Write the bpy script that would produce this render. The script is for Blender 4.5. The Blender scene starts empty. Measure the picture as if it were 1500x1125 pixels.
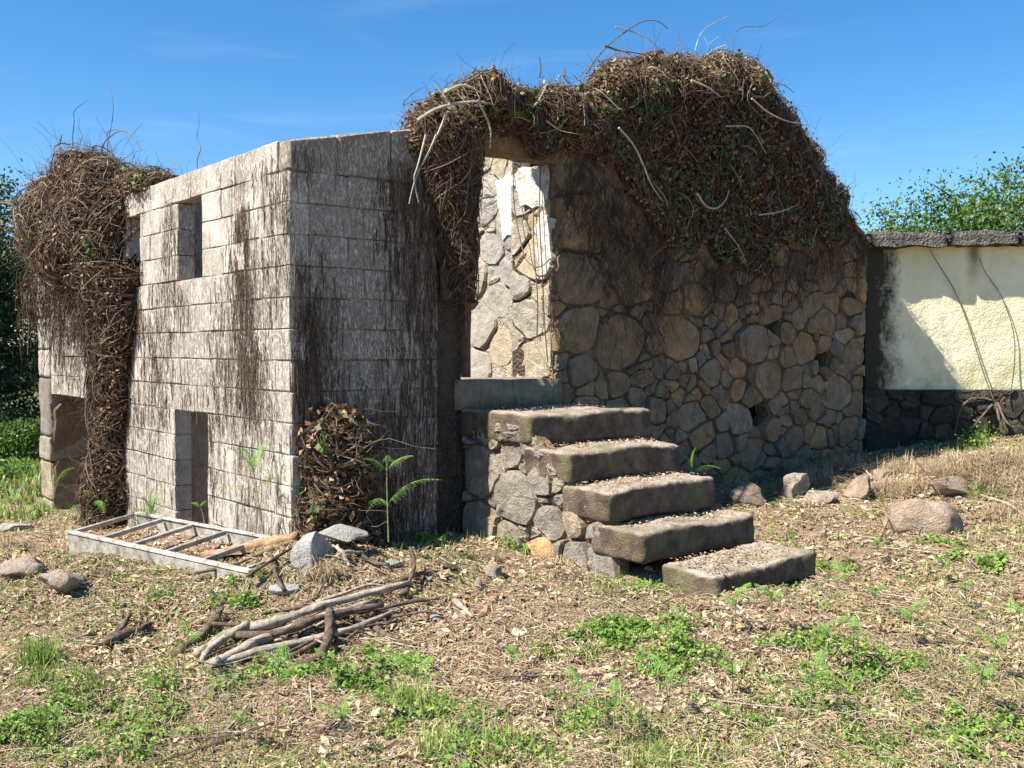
import bpy, math, random
import numpy as np
from math import sin, cos, pi, radians as R
from mathutils import Vector, noise as mn

random.seed(7); rng = np.random.default_rng(7)
sc = bpy.context.scene
C = sc.collection

# ------------------------------------------------------------------ camera, sky, sun, exposure
H = 1.5                                   # eye height
F = 1450.0; HY = 512.0                    # focal length and horizon row of the 1500 x 1125 photograph
cam_d = bpy.data.cameras.new('camera'); cam = bpy.data.objects.new('camera', cam_d); C.objects.link(cam)
cam_d.sensor_width = 36; cam_d.lens = 36 * F / 1500
pitch = math.atan((562.5 - HY) / F)
cam.location = (0, 0, H); cam.rotation_euler = (pi/2 - pitch, 0, 0)
cam_d.clip_start = 0.05; cam_d.clip_end = 3000
sc.camera = cam

SUN_EL = R(51.0); TRAV = R(25.0)          # light travels towards (cos, sin) of TRAV
w = bpy.data.worlds.new('World'); sc.world = w; w.use_nodes = True
nt = w.node_tree; nt.nodes.clear()
sky = nt.nodes.new('ShaderNodeTexSky'); sky.sky_type = 'NISHITA'; sky.sun_disc = False
sky.sun_elevation = SUN_EL
sx, sy = -cos(TRAV), -sin(TRAV)           # towards the sun
sky.sun_rotation = math.atan2(sx, sy)
sky.air_density = 1.0; sky.dust_density = 0.25; sky.ozone_density = 4.0; sky.altitude = 400
bg = nt.nodes.new('ShaderNodeBackground'); bg.inputs[1].default_value = 0.079
wo = nt.nodes.new('ShaderNodeOutputWorld')
hs = nt.nodes.new('ShaderNodeHueSaturation'); hs.inputs['Saturation'].default_value = 1.29
nt.links.new(sky.outputs[0], hs.inputs['Color']); tc = nt.nodes.new('ShaderNodeTexCoord'); mpn = nt.nodes.new('ShaderNodeMapping'); mpn.inputs['Scale'].default_value = (2.2, 2.2, 16); nt.links.new(tc.outputs['Generated'], mpn.inputs[0])
cn = nt.nodes.new('ShaderNodeTexNoise'); cn.inputs['Scale'].default_value = 1.6; cn.inputs['Detail'].default_value = 6; cn.inputs['Distortion'].default_value = .6; nt.links.new(mpn.outputs[0], cn.inputs['Vector'])
cr_ = nt.nodes.new('ShaderNodeValToRGB'); cr_.color_ramp.elements[0].position = .56; cr_.color_ramp.elements[1].position = .85; cr_.color_ramp.elements[1].color = (.13, .13, .13, 1); nt.links.new(cn.outputs[0], cr_.inputs[0])
cm = nt.nodes.new('ShaderNodeMix'); cm.data_type = 'RGBA'; cm.inputs[7].default_value = (5.2, 6.2, 7.2, 1); nt.links.new(cr_.outputs[0], cm.inputs[0]); nt.links.new(hs.outputs[0], cm.inputs[6])
nt.links.new(cm.outputs[2], bg.inputs[0]); nt.links.new(bg.outputs[0], wo.inputs[0])
sd = bpy.data.lights.new('sun', 'SUN'); sd.energy = 5.0; sd.angle = R(0.53); sd.color = (1.0, 0.94, 0.84)
sun = bpy.data.objects.new('sun', sd); C.objects.link(sun)
sun.rotation_euler = Vector((cos(TRAV)*cos(SUN_EL), sin(TRAV)*cos(SUN_EL), -sin(SUN_EL))).to_track_quat('-Z', 'Y').to_euler()
sun.location = (-6, -2, 12)
sc.view_settings.view_transform = 'Standard'; sc.view_settings.look = 'None'
sc.view_settings.exposure = 1.25; sc.view_settings.gamma = 1.0; sc.view_settings.use_curve_mapping = False

# ------------------------------------------------------------------ frame of the house
TH = R(39.6); DX, DY = cos(TH), sin(TH)
C0 = (-1.399, 6.24)
def Wd(t, s, z):
    """t along the front wall, s back from it (negative = in front), z relative to the eye"""
    return (C0[0] + t*DX - s*DY, C0[1] + t*DY + s*DX, z + H)
def Wn(t, s, z):
    t = np.asarray(t, float); s = np.asarray(s, float); z = np.asarray(z, float)
    return np.stack([C0[0] + t*DX - s*DY + 0*z, C0[1] + t*DY + s*DX + 0*z, z + H + 0*t + 0*s], -1)
def front_px(px, py, s=0.0):
    k = (px-750)/F
    x0, y0 = C0[0]-s*DY, C0[1]+s*DX
    t = (k*y0 - x0)/(DX - k*DY); Y = y0 + t*DY
    return t, (HY-py)/F*Y
def left_px(px, py, t=0.0):
    k = (px-750)/F
    x0, y0 = C0[0]+t*DX, C0[1]+t*DY
    s = (k*y0 - x0)/(-DY - k*DX); Y = y0 + s*DX
    return s, (HY-py)/F*Y
def at_px(px, py, Y): return ((px-750)/F*Y, Y, (HY-py)/F*Y + H)

# ------------------------------------------------------------------ noise + ground height
_lat = rng.random((256, 256))
def vnoise(x, y):
    xi = np.floor(x).astype(int); yi = np.floor(y).astype(int); fx = x-xi; fy = y-yi
    fx = fx*fx*(3-2*fx); fy = fy*fy*(3-2*fy)
    a = _lat[xi & 255, yi & 255]; b = _lat[(xi+1) & 255, yi & 255]
    c = _lat[xi & 255, (yi+1) & 255]; d = _lat[(xi+1) & 255, (yi+1) & 255]
    return (a*(1-fx)+b*fx)*(1-fy)+(c*(1-fx)+d*fx)*fy
CP = np.array([(-2.65,7.75,-1.55),(-5.3,10.7,-1.72),(-3.6,8.2,-1.6),(.3,6,-1.36),(-1.3,6.0,-1.32),(-.6,6.3,-1.30),(1.1,5.2,-1.36),(3.6,10.2,-1.12),
    (2.2,9.0,-1.25),(4.4,10.0,-.98),(5.2,10.4,-.92),(6.2,9.4,-.98),(4.6,8.8,-1.06),(7.5,10.4,-.95),(5,6.5,-1.22),(0,3.3,-1.5),(-2,3.6,-1.52),(2.2,3.4,-1.47),
    (-1.6,5,-1.46),(-3.5,6,-1.56),(0,0,-1.5),(-8,15,-1.78),(-12,22,-1.8),(12,20,-1.2),(0,18,-1.5),(0,30,-1.6),(-6,7,-1.65),(8,4,-1.3),(3,7,-1.28)])
def gz(x, y, fine=True):
    x = np.asarray(x, float); y = np.asarray(y, float)
    num = 0; den = 0
    for cx, cy, cz in CP:
        wgt = 1.0/((x-cx)**2+(y-cy)**2+0.15)**1.6
        num = num + wgt*cz; den = den + wgt
    z = num/den
    z = z + .10*(vnoise(x*.9+7, y*.9+3)-.5)
    # rubbly mounds: left of the trough, at the corner, and the bank on the right
    for mx, my, r, hgt in ((-2.75,5.75,.55,.17),(-3.1,6.6,.5,.08),(-1.25,5.85,.34,.16),(-.9,5.9,.35,.10),(3.35,8.0,.4,.12),(4.1,8.3,.45,.20),(4.8,8.9,.6,.18),(1.30,5.28,.42,.055),(-2.75,6.2,.4,.07)):
        z = z + hgt*np.exp(-((x-mx)**2+(y-my)**2)/(r*r))
    if fine:
        z = z + .05*(vnoise(x*4, y*4)-.5) + .03*(vnoise(x*11+5, y*11)-.5) + .014*(vnoise(x*31, y*31+9)-.5)
    return z + H
def g1(x, y): return float(gz(np.array([x]), np.array([y]), True)[0])
def hit(px, py):
    kx, kz = (px-750)/F, (HY-py)/F
    y = 1.5
    while y < 60:
        if H + kz*y <= g1(kx*y, y): break
        y += .04
    return kx*y, y, g1(kx*y, y)

# ------------------------------------------------------------------ materials
class M:
    def __init__(s, name, rough=.9, spec=.2):
        s.m = bpy.data.materials.new(name); s.m.use_nodes = True; s.t = s.m.node_tree; s.n = s.t.nodes; s.l = s.t.links
        s.b = s.n['Principled BSDF']; s.b.inputs['Roughness'].default_value = rough
        s.b.inputs['Specular IOR Level'].default_value = spec
        g = s.n.new('ShaderNodeNewGeometry'); s.pos = g.outputs['Position']; s.nor = g.outputs['Normal']
        s.rnd = s.n.new('ShaderNodeObjectInfo').outputs['Random']
    def mp(s, sc_, vec=None, off=(0,0,0)):
        k = s.n.new('ShaderNodeMapping'); k.inputs['Scale'].default_value = sc_; k.inputs['Location'].default_value = off
        s.l.new(vec or s.pos, k.inputs[0]); return k.outputs[0]
    def noise(s, scale, det=4, vec=None, rough=.6, dist=0):
        k = s.n.new('ShaderNodeTexNoise'); k.inputs['Scale'].default_value = scale; k.inputs['Detail'].default_value = det
        k.inputs['Roughness'].default_value = rough; k.inputs['Distortion'].default_value = dist
        s.l.new(vec or s.pos, k.inputs['Vector']); return k.outputs[0]
    def vor(s, scale, vec=None, feat='F1'):
        k = s.n.new('ShaderNodeTexVoronoi'); k.feature = feat; k.inputs['Scale'].default_value = scale
        s.l.new(vec or s.pos, k.inputs['Vector']); return k.outputs['Distance']
    def ramp(s, fac, stops):
        k = s.n.new('ShaderNodeValToRGB'); e = k.color_ramp.elements
        while len(e) < len(stops): e.new(.5)
        for i, (p, c) in enumerate(stops):
            e[i].position = p; e[i].color = (*(c if hasattr(c, '__len__') else (c, c, c)), 1)
        s.l.new(fac, k.inputs[0]); return k.outputs[0]
    def mix(s, fac, a, b, mode='MIX'):
        k = s.n.new('ShaderNodeMix'); k.data_type = 'RGBA'; k.blend_type = mode
        for v, i in ((fac, 0), (a, 6), (b, 7)):
            if hasattr(v, 'default_value') and not isinstance(v, (tuple, list)): s.l.new(v, k.inputs[i])
            elif i == 0: k.inputs[0].default_value = v
            else: k.inputs[i].default_value = (*v, 1)
        return k.outputs[2]
    def math(s, op, a, b=0.0):
        k = s.n.new('ShaderNodeMath'); k.operation = op
        for v, i in ((a, 0), (b, 1)):
            if isinstance(v, (int, float)): k.inputs[i].default_value = v
            else: s.l.new(v, k.inputs[i])
        return k.outputs[0]
    def attr(s, name='var'):
        k = s.n.new('ShaderNodeAttribute'); k.attribute_name = name; return k.outputs['Fac']
    def sep(s, v):
        k = s.n.new('ShaderNodeSeparateXYZ'); s.l.new(v, k.inputs[0]); return k.outputs
    def bump(s, h, strength=.5, dist=.02):
        k = s.n.new('ShaderNodeBump'); k.inputs['Strength'].default_value = strength; k.inputs['Distance'].default_value = dist
        s.l.new(h, k.inputs['Height']); s.l.new(k.outputs[0], s.b.inputs['Normal'])
    def col(s, c):
        if isinstance(c, tuple): s.b.inputs['Base Color'].default_value = (*c, 1)
        else: s.l.new(c, s.b.inputs['Base Color'])
        return s.m

def mat_block(name='block_concrete', lo=.12, hi=.95, tint=.5, tc_=(.50,.43,.35)):
    m = M(name)
    base = m.ramp(m.noise(7, 6), [(.3, (.35,.315,.265)), (.5, (.49,.45,.39)), (.72, (.63,.585,.51))])
    base = m.mix(m.math('ADD', m.math('MULTIPLY', m.rnd, .4), tint-.4), base, tc_)
    grain = m.noise(140, 3)
    base = m.mix(.5, base, m.ramp(grain, [(.35, .25), (.65, .8)]), 'OVERLAY')
    # rootlet traces: thin wavering vertical lines left by the torn-off ivy, thicker in patches
    v1 = m.mp((1, 1, .34)); v2 = m.mp((1, 1, .22), off=(3, 1, 2))
    cx_ = m.n.new('ShaderNodeVectorMath'); cx_.operation = 'ADD'; m.l.new(v1, cx_.inputs[0]); rv = m.n.new('ShaderNodeCombineXYZ'); m.l.new(m.math('MULTIPLY', m.rnd, 9.0), rv.inputs[2]); m.l.new(rv.outputs[0], cx_.inputs[1]); v1 = cx_.outputs[0]
    st = m.ramp(m.noise(62, 6, v1, .8, .9), [(.47, 0.0), (.60, 1.0)])
    patch = m.ramp(m.noise(2.6, 4, m.mp((1, 1, .45))), [(.36, lo), (.58, hi)])
    st = m.math('MULTIPLY', st, patch)
    c = m.mix(m.math('MULTIPLY', st, .72), base, (.27,.185,.145))
    st2 = m.math('MULTIPLY', m.ramp(m.noise(34, 6, v2, .78, .4), [(.57, 0.0), (.64, 1.0)]), m.ramp(m.noise(1.6, 3, off := m.mp((1,1,.5), off=(9,2,4))), [(.45, 0.0), (.6, 1.0)]))
    c = m.mix(m.math('MULTIPLY', st2, .7), c, (.13,.088,.068))
    dust = m.ramp(m.noise(90, 2, m.mp((1,1,.2))), [(.62, 0.0), (.72, 1.0)])
    c = m.mix(m.math('MULTIPLY', dust, .55), c, (.80,.76,.69))
    hgt = m.math('ADD', m.math('MULTIPLY', grain, .35), m.math('ADD', m.noise(14, 5), m.math('MULTIPLY', st, .8)))
    m.bump(hgt, .9, .012); return m.col(c)
def mat_stone(name, stops, lich=(.42,.40,.34), rooty=.4, dirt=.0, dcol=(.19,.145,.10)):
    m = M(name)
    base = m.ramp(m.rnd, stops)
    n = m.noise(9, 8, rough=.68)
    c = m.mix(.75, base, m.ramp(n, [(.25, .16), (.5, .5), (.75, .86)]), 'OVERLAY')
    sp = m.vor(170); c = m.mix(.35, c, m.ramp(sp, [(.1, .2), (.6, .75)]), 'OVERLAY')
    l = m.ramp(m.noise(5, 6, m.mp((1,1,1), off=(4,4,4))), [(.54, 0.0), (.64, 1.0)])
    c = m.mix(m.math('MULTIPLY', l, .45), c, lich)
    rt = m.ramp(m.noise(42, 5, m.mp((1,1,.14)), .72), [(.5, 0.0), (.6, 1.0)])
    rt = m.math('MULTIPLY', rt, m.ramp(m.noise(1.7, 3), [(.4, .1), (.6, 1.0)]))
    c = m.mix(m.math('MULTIPLY', rt, rooty), c, (.07,.048,.035))
    dz = m.ramp(m.noise(6, 8, m.mp((1,1,1), off=(7,1,3)), .75), [(.42, 0.0), (.62, 1.0)])
    c = m.mix(m.math('MULTIPLY', dz, dirt), c, dcol)
    m.bump(m.math('ADD', m.noise(12, 8, rough=.75), m.math('MULTIPLY', m.noise(75, 4), .5)), 1.0, .05)
    return m.col(c)
def mat_mortar(name='earth_mortar', a=(.10,.075,.05), b=(.27,.205,.14)):
    m = M(name)
    c = m.ramp(m.noise(14, 8, rough=.75), [(.3, a), (.7, b)])
    m.bump(m.math('ADD', m.noise(20, 8, rough=.75), m.vor(40)), 1.0, .03); return m.col(c)
def mat_plaster():
    m = M('yellow_render')
    c = m.ramp(m.noise(2.4, 6), [(.3, (.74,.68,.42)), (.7, (.84,.79,.55))])
    x, y, z = m.sep(m.pos)
    st = m.ramp(m.noise(3.4, 6, m.mp((1,1,.5)), .7), [(.52, 0.0), (.72, 1.0)])
    c = m.mix(m.math('MULTIPLY', st, .4), c, (.42,.38,.20))
    low = m.ramp(m.math('SUBTRACT', 1.62, z), [(.15, 0.0), (.55, 1.0)])
    c = m.mix(m.math('MULTIPLY', low, m.ramp(m.noise(5, 6), [(.35, 0.0), (.6, .75)])), c, (.36,.34,.15))
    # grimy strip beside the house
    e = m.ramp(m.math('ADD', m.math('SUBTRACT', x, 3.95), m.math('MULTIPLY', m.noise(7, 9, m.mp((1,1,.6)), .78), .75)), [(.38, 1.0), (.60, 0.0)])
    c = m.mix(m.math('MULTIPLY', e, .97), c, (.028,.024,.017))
    # damp run under the coping
    d1 = m.math('ABSOLUTE', m.math('SUBTRACT', m.math('ADD', x, m.math('MULTIPLY', m.noise(4), .1)), 4.97))
    d1 = m.math('MULTIPLY', m.ramp(d1, [(.02, 1.0), (.10, 0.0)]), m.ramp(m.math('SUBTRACT', z, 2.15), [(.0, 0.0), (.35, 1.0)]))
    c = m.mix(m.math('MULTIPLY', d1, .85), c, (.16,.14,.05))
    m.bump(m.math('ADD', m.noise(9, 6), m.math('MULTIPLY', m.noise(45, 4), .5)), .8, .025); return m.col(c)
def mat_step():
    m = M('worn_granite_lit_treads')
    n = m.noise(8, 8, rough=.7)
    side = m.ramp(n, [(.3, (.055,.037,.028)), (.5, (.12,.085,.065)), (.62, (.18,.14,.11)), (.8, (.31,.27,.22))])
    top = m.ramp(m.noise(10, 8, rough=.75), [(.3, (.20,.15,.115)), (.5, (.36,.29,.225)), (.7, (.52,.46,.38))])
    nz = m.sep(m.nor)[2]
    c = m.mix(m.ramp(nz, [(.35, 0.0), (.8, 1.0)]), side, top)  # sun and shade in the colour: treads lightened, risers and sides darkened
    mo = m.ramp(m.noise(4, 6), [(.48, 0.0), (.60, 1.0)]); c = m.mix(m.math('MULTIPLY', mo, .55), c, (.13,.125,.05))
    c = m.mix(.4, c, m.ramp(m.vor(120), [(.1, .25), (.6, .75)]), 'OVERLAY')
    m.bump(m.math('ADD', m.noise(14, 8, rough=.75), m.math('MULTIPLY', m.noise(90, 3), .5)), 1.0, .03); return m.col(c)
def mat_var(name, stops, rough=.8, trans=0.0, spec=.2, nz=0):
    m = M(name, rough, spec); c = m.ramp(m.attr(), stops)
    if nz: c = m.mix(.6, c, m.ramp(m.noise(nz, 5), [(.3, .3), (.7, .75)]), 'OVERLAY')
    m.col(c)
    if trans:
        tr = m.n.new('ShaderNodeBsdfTranslucent'); m.l.new(c, tr.inputs[0]); mx = m.n.new('ShaderNodeMixShader'); mx.inputs[0].default_value = trans
        m.l.new(m.b.outputs[0], mx.inputs[1]); m.l.new(tr.outputs[0], mx.inputs[2]); m.l.new(mx.outputs[0], m.n['Material Output'].inputs[0])
    return m.m
def mat_bark(name, stops, sc_=30):
    m = M(name); c = m.ramp(m.noise(sc_, 7, rough=.7), stops)
    m.bump(m.noise(sc_*2, 6, rough=.75), 1.0, .015); return m.col(c)
def mat_ground():
    m = M('earth_and_litter')
    c = m.ramp(m.noise(38, 8, rough=.8), [(.3, (.13,.088,.055)), (.5, (.31,.22,.145)), (.7, (.50,.38,.26))])
    c = m.mix(.6, c, m.ramp(m.vor(85, m.mp((1,1,1))), [(.1, .2), (.6, .8)]), 'OVERLAY')
    g = m.ramp(m.noise(1.1, 6, rough=.65), [(.50, 0.0), (.62, 1.0)])
    x, y, z = m.sep(m.pos)
    far = m.ramp(m.math('MULTIPLY', m.math('SUBTRACT', y, 11.0), .1), [(.0, 0.0), (.3, 1.0)])
    gcol = m.ramp(m.noise(20, 6), [(.3, (.045,.085,.018)), (.7, (.15,.22,.05))])
    c = m.mix(m.math('MULTIPLY', m.math('MAXIMUM', g, far), m.math('ADD', .25, m.math('MULTIPLY', far, .5))), c, gcol)
    m.bump(m.math('ADD', m.noise(45, 8, rough=.8), m.vor(70)), 1.0, .03); return m.col(c)

MB_ = mat_block(); MB_F = mat_block('ivy_stained_shaded_concrete', .5, 1.0, .85, (.36,.31,.25))  # front blocks: ivy stains, with the base also darkened to deepen the shade
MS_FRONT = mat_stone('warm_granite', [(0, (.21,.15,.09)), (.2, (.34,.235,.135)), (.4, (.24,.185,.13)), (.55, (.46,.28,.13)), (.7, (.30,.225,.15)), (.85, (.38,.30,.20)), (1, (.20,.17,.14))], lich=(.36,.30,.22), rooty=.45, dirt=.4)
MS_IN = mat_stone('pale_granite', [(0, (.34,.32,.29)), (.4, (.42,.38,.32)), (.7, (.50,.40,.26)), (1, (.36,.35,.34))], lich=(.52,.48,.40), rooty=.25, dirt=.5, dcol=(.46,.40,.30))
MS_STAIR = mat_stone('grey_granite', [(0, (.25,.22,.19)), (.5, (.34,.30,.26)), (1, (.42,.33,.22))], rooty=.2, dirt=.6, dcol=(.22,.17,.12))
MS_PLINTH = mat_stone('mossy_stone', [(0, (.035,.032,.025)), (.5, (.065,.058,.045)), (1, (.10,.09,.07))], lich=(.15,.14,.10), rooty=.3)
MS_ROCK = mat_stone('field_stone', [(0, (.28,.205,.15)), (.5, (.36,.27,.20)), (1, (.40,.33,.265))], lich=(.50,.45,.38), rooty=0)
MS_CONC = mat_stone('broken_concrete', [(0, (.34,.32,.29)), (1, (.42,.40,.36))], lich=(.52,.50,.46), rooty=0)
MORT = mat_mortar('earth_mortar', (.12,.08,.05), (.32,.23,.145)); MORT_D = mat_mortar('dark_earth', (.05,.04,.03), (.13,.10,.075)); MORT_P = mat_mortar('pale_mortar', (.24,.19,.13), (.50,.43,.33))
WHITEP_ = 0
MORT_B = mat_mortar('joint_mortar', (.11,.09,.07), (.33,.29,.24))
def mat_lime():
    m = M('lime_plaster'); c = m.ramp(m.noise(11, 8, rough=.75), [(.35, (.34,.29,.22)), (.48, (.62,.58,.51)), (.65, (.78,.76,.71))]); m.bump(m.noise(22, 8, rough=.7), 1.0, .03); return m.col(c)
WHITEP = mat_lime()
PLAST = mat_plaster(); STEP = mat_step(); GRD = mat_ground()
MOSSY = mat_mortar('coping_stone', (.035,.032,.028), (.19,.175,.155))
STEM = mat_var('dead_stem', [(0, (.042,.026,.017)), (.45, (.115,.075,.05)), (.8, (.25,.185,.125)), (1, (.48,.40,.30))])
MAT = mat_mortar('rootlet_mat', (.018,.012,.008), (.085,.052,.033))
DLEAF = mat_var('dry_leaf', [(0, (.09,.045,.022)), (.5, (.22,.13,.07)), (1, (.42,.31,.19))], trans=.2)
GLEAF = mat_var('ivy_leaf', [(0, (.025,.055,.012)), (.6, (.07,.125,.025)), (1, (.17,.22,.055))], .5, .25, .4)
LITTER = mat_var('leaf_litter', [(0, (.13,.07,.042)), (.35, (.34,.215,.135)), (.7, (.56,.44,.29)), (.93, (.74,.61,.44)), (1, (.85,.78,.65))], trans=.1)
WEED = mat_var('weed_leaf', [(0, (.06,.12,.02)), (.5, (.15,.27,.045)), (1, (.32,.43,.10))], .6, .35, .3)
GRASS = mat_var('grass_blade', [(0, (.07,.15,.025)), (.5, (.21,.31,.06)), (.8, (.42,.42,.16)), (1, (.60,.52,.30))], .6, .3, .3)
STRAW = mat_var('dry_grass', [(0, (.22,.15,.085)), (.5, (.42,.32,.20)), (1, (.66,.56,.40))], .7, .2)
FERN = mat_var('fern_leaf', [(0, (.09,.19,.035)), (.6, (.20,.36,.07)), (1, (.42,.56,.20))], .55, .4, .3)
LOGM = mat_bark('weathered_bark', [(.3, (.16,.115,.08)), (.5, (.38,.31,.235)), (.7, (.64,.57,.47))], 22)
LOGD = mat_bark('dark_bark', [(.3, (.05,.033,.024)), (.5, (.13,.09,.065)), (.7, (.27,.21,.16))], 26)
TIMB = mat_bark('old_timber', [(.3, (.045,.028,.018)), (.5, (.12,.075,.045)), (.7, (.20,.13,.08))], 18)
ROT = mat_bark('rotten_wood', [(.3, (.16,.085,.04)), (.5, (.36,.22,.12)), (.7, (.55,.40,.26))], 20)
ORANGE = mat_bark('split_wood', [(.3, (.40,.18,.05)), (.7, (.70,.38,.14))], 40)
def mat_paint():
    m = M('flaking_white_concrete', .8)
    c = m.ramp(m.noise(12, 8, rough=.7), [(.35, (.17,.145,.115)), (.5, (.32,.295,.25)), (.7, (.50,.475,.43))])
    c = m.mix(.3, c, m.ramp(m.noise(60, 4), [(.3, .3), (.7, .8)]), 'OVERLAY')
    m.bump(m.noise(50, 5), .6, .006); return m.col(c)
PAINT = mat_paint()
TRUNK = mat_bark('tree_bark', [(.3, (.05,.04,.03)), (.7, (.16,.13,.10))], 12)
TLEAF_D = mat_var('olive_leaf', [(0, (.018,.035,.012)), (.6, (.05,.08,.03)), (1, (.12,.16,.07))], .5, .25, .3)
TLEAF_L = mat_var('bright_leaf', [(0, (.035,.075,.015)), (.6, (.09,.17,.03)), (1, (.20,.30,.06))], .5, .35, .3)

# ------------------------------------------------------------------ object helpers
def mesh_obj(name, V, Fc, mat, parent=None, var=None, smooth=False, world=True):
    """V in world coordinates; a child's mesh is stored relative to its parent's base"""
    V = np.asarray(V, np.float32); org = np.zeros(3)
    if len(V): org = np.array([V[:, 0].mean(), V[:, 1].mean(), V[:, 2].min()])
    me = bpy.data.meshes.new(name)
    if isinstance(Fc, np.ndarray):
        k = Fc.shape[1]; me.vertices.add(len(V)); me.vertices.foreach_set('co', (V-org).astype(np.float32).ravel())
        me.loops.add(Fc.size); me.loops.foreach_set('vertex_index', Fc.astype(np.int32).ravel())
        me.polygons.add(len(Fc)); me.polygons.foreach_set('loop_start', np.arange(0, Fc.size, k, dtype=np.int32))
        me.update(calc_edges=True)
    else:
        me.from_pydata((V-org).tolist(), [], Fc); me.update()
    if var is not None:
        at = me.attributes.new('var', 'FLOAT', 'POINT'); at.data.foreach_set('value', np.clip(np.asarray(var, np.float32), 0, 1))
    if smooth: me.polygons.foreach_set('use_smooth', np.ones(len(me.polygons), bool))
    me.materials.append(mat)
    o = bpy.data.objects.new(name, me); C.objects.link(o); o.location = org
    if parent: setparent(o, parent)
    return o
def wloc(o):
    v = Vector(o.location); p = o.parent
    while p: v = v + Vector(p.location); p = p.parent
    return v
def setparent(o, p):
    o.location = Vector(o.location) - wloc(p); o.parent = p
def empty(name, loc, label, cat, group=None):
    o = bpy.data.objects.new(name, None); C.objects.link(o); o.location = loc; o.empty_display_size = .2
    return tag(o, label, cat, group)
def tag(o, label, cat, group=None):
    o['label'] = label; o['category'] = cat
    if group: o['group'] = group
    return o
def kind(o, k): o['kind'] = k; return o

def tubes(P, rad, sides=3):
    """P (N,K,3), rad (N,K) -> verts, quads"""
    N, K, _ = P.shape
    T = np.gradient(P, axis=1); T /= np.linalg.norm(T, axis=2, keepdims=True)+1e-9
    ref = np.where(np.abs(T[:, :, 2:3]) > .85, np.array([1., 0, 0]), np.array([0, 0, 1.]))
    A = np.cross(T, ref); A /= np.linalg.norm(A, axis=2, keepdims=True)+1e-9; B = np.cross(T, A)
    ang = np.arange(sides)*2*pi/sides
    V = P[:, :, None, :] + rad[:, :, None, None]*(np.cos(ang)[None, None, :, None]*A[:, :, None, :] + np.sin(ang)[None, None, :, None]*B[:, :, None, :])
    idx = np.arange(N*K*sides).reshape(N, K, sides); nx = np.roll(idx, -1, axis=2)
    Q = np.stack([idx[:, :-1], nx[:, :-1], nx[:, 1:], idx[:, 1:]], -1).reshape(-1, 4)
    return V.reshape(-1, 3), Q
def tube_obj(name, P, rad, mat, parent=None, sides=6, jit=0.0):
    P = np.asarray(P, float)
    if P.ndim == 2:
        # resample for smooth bends
        k = len(P); t = np.linspace(0, k-1, max(k*3, 8)); Q = np.stack([np.interp(t, range(k), P[:, i]) for i in range(3)], 1)
        for _ in range(2): Q[1:-1] = (Q[:-2]+2*Q[1:-1]+Q[2:])/4
        rr = np.interp(t, range(k), np.broadcast_to(rad, k)) if np.ndim(rad) else np.full(len(t), rad)
        if jit: rr = rr*(1+jit*rng.normal(size=len(t)))
        P = Q[None]; rad = rr[None]
    V, Q = tubes(P, rad, sides)
    N, K = P.shape[:2]
    if jit: V = V + rng.normal(size=V.shape)*float(np.mean(rad))*jit
    V = V.reshape(N, K, sides, 3)
    faces = Q.tolist()
    for i in range(N):
        b = i*K*sides; faces.append(list(range(b, b+sides))[::-1]); faces.append(list(range(b+(K-1)*sides, b+K*sides)))
    return mesh_obj(name, V.reshape(-1, 3), faces, mat, parent, smooth=sides > 5)
def leaves(Cn, size, nrm=None, asp=.55, rngv=None, flat=0.0):
    """rhombic leaves around centres Cn; returns verts, quads"""
    n = len(Cn); size = np.broadcast_to(size, n)[:, None]
    N = rng.normal(size=(n, 3)) if nrm is None else nrm + rng.normal(size=(n, 3))*flat
    N /= np.linalg.norm(N, axis=1, keepdims=True)+1e-9
    A = np.cross(N, rng.normal(size=(n, 3))); A /= np.linalg.norm(A, axis=1, keepdims=True)+1e-9
    B = np.cross(N, A)
    bend = rng.uniform(-.25, .25, (n, 1))
    V = np.stack([Cn-A*size*.5, Cn+B*size*asp*.5+N*size*bend-A*size*.05, Cn+A*size*.5, Cn-B*size*asp*.5+N*size*bend], 1)
    return V.reshape(-1, 3), np.arange(n*4).reshape(-1, 4)
def stuffed(name, parts, mat, parent=None, var=None):
    V = np.concatenate([p[0] for p in parts]); off = 0; Q = []
    for p in parts: Q.append(p[1]+off); off += len(p[0])
    return kind(mesh_obj(name, V, np.concatenate(Q), mat, parent, var), 'stuff')

def bevel_box(sx, sy, sz, b, jit=0.0, seed=0, zt=None):
    """box from (0,0,0) to (sx,sy,sz), chamfered; zt=(za,zb) slopes the top along x"""
    r = random.Random(seed); V = []; idx = {}
    for i in (0, 1):
        for j in (0, 1):
            for k in (0, 1):
                for ax in range(3):
                    p = [sx*i, sy*j, sz*k]
                    for q, sgn in ((0, i), (1, j), (2, k)):
                        if q != ax: p[q] += b*(1 - 2*sgn)*r.uniform(.6, 1.5)
                    if zt and k: p[2] += (zt[0] if i == 0 else zt[1]) - sz
                    idx[i, j, k, ax] = len(V); V.append([c + r.gauss(0, jit) for c in p])
    Fc = []
    for ax in range(3):                                # ax: the axis along which the vertex lies on the full extent
        o = [a for a in range(3) if a != ax]
        for sgn in (0, 1):
            q = []
            for u, v in ((0, 0), (1, 0), (1, 1), (0, 1)):
                key = [0, 0, 0]; key[ax] = sgn; key[o[0]] = u; key[o[1]] = v; q.append(idx[(*key, ax)])
            Fc.append(q)
        for u in (0, 1):
            for v in (0, 1):
                k0 = [0]*3; k1 = [0]*3; k0[o[0]] = k1[o[0]] = u; k0[o[1]] = k1[o[1]] = v; k1[ax] = 1
                Fc.append([idx[(*k0, o[0])], idx[(*k1, o[0])], idx[(*k1, o[1])], idx[(*k0, o[1])]])
    for i in (0, 1):
        for j in (0, 1):
            for k in (0, 1): Fc.append([idx[i, j, k, 0], idx[i, j, k, 1], idx[i, j, k, 2]])
    return V, Fc
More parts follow.
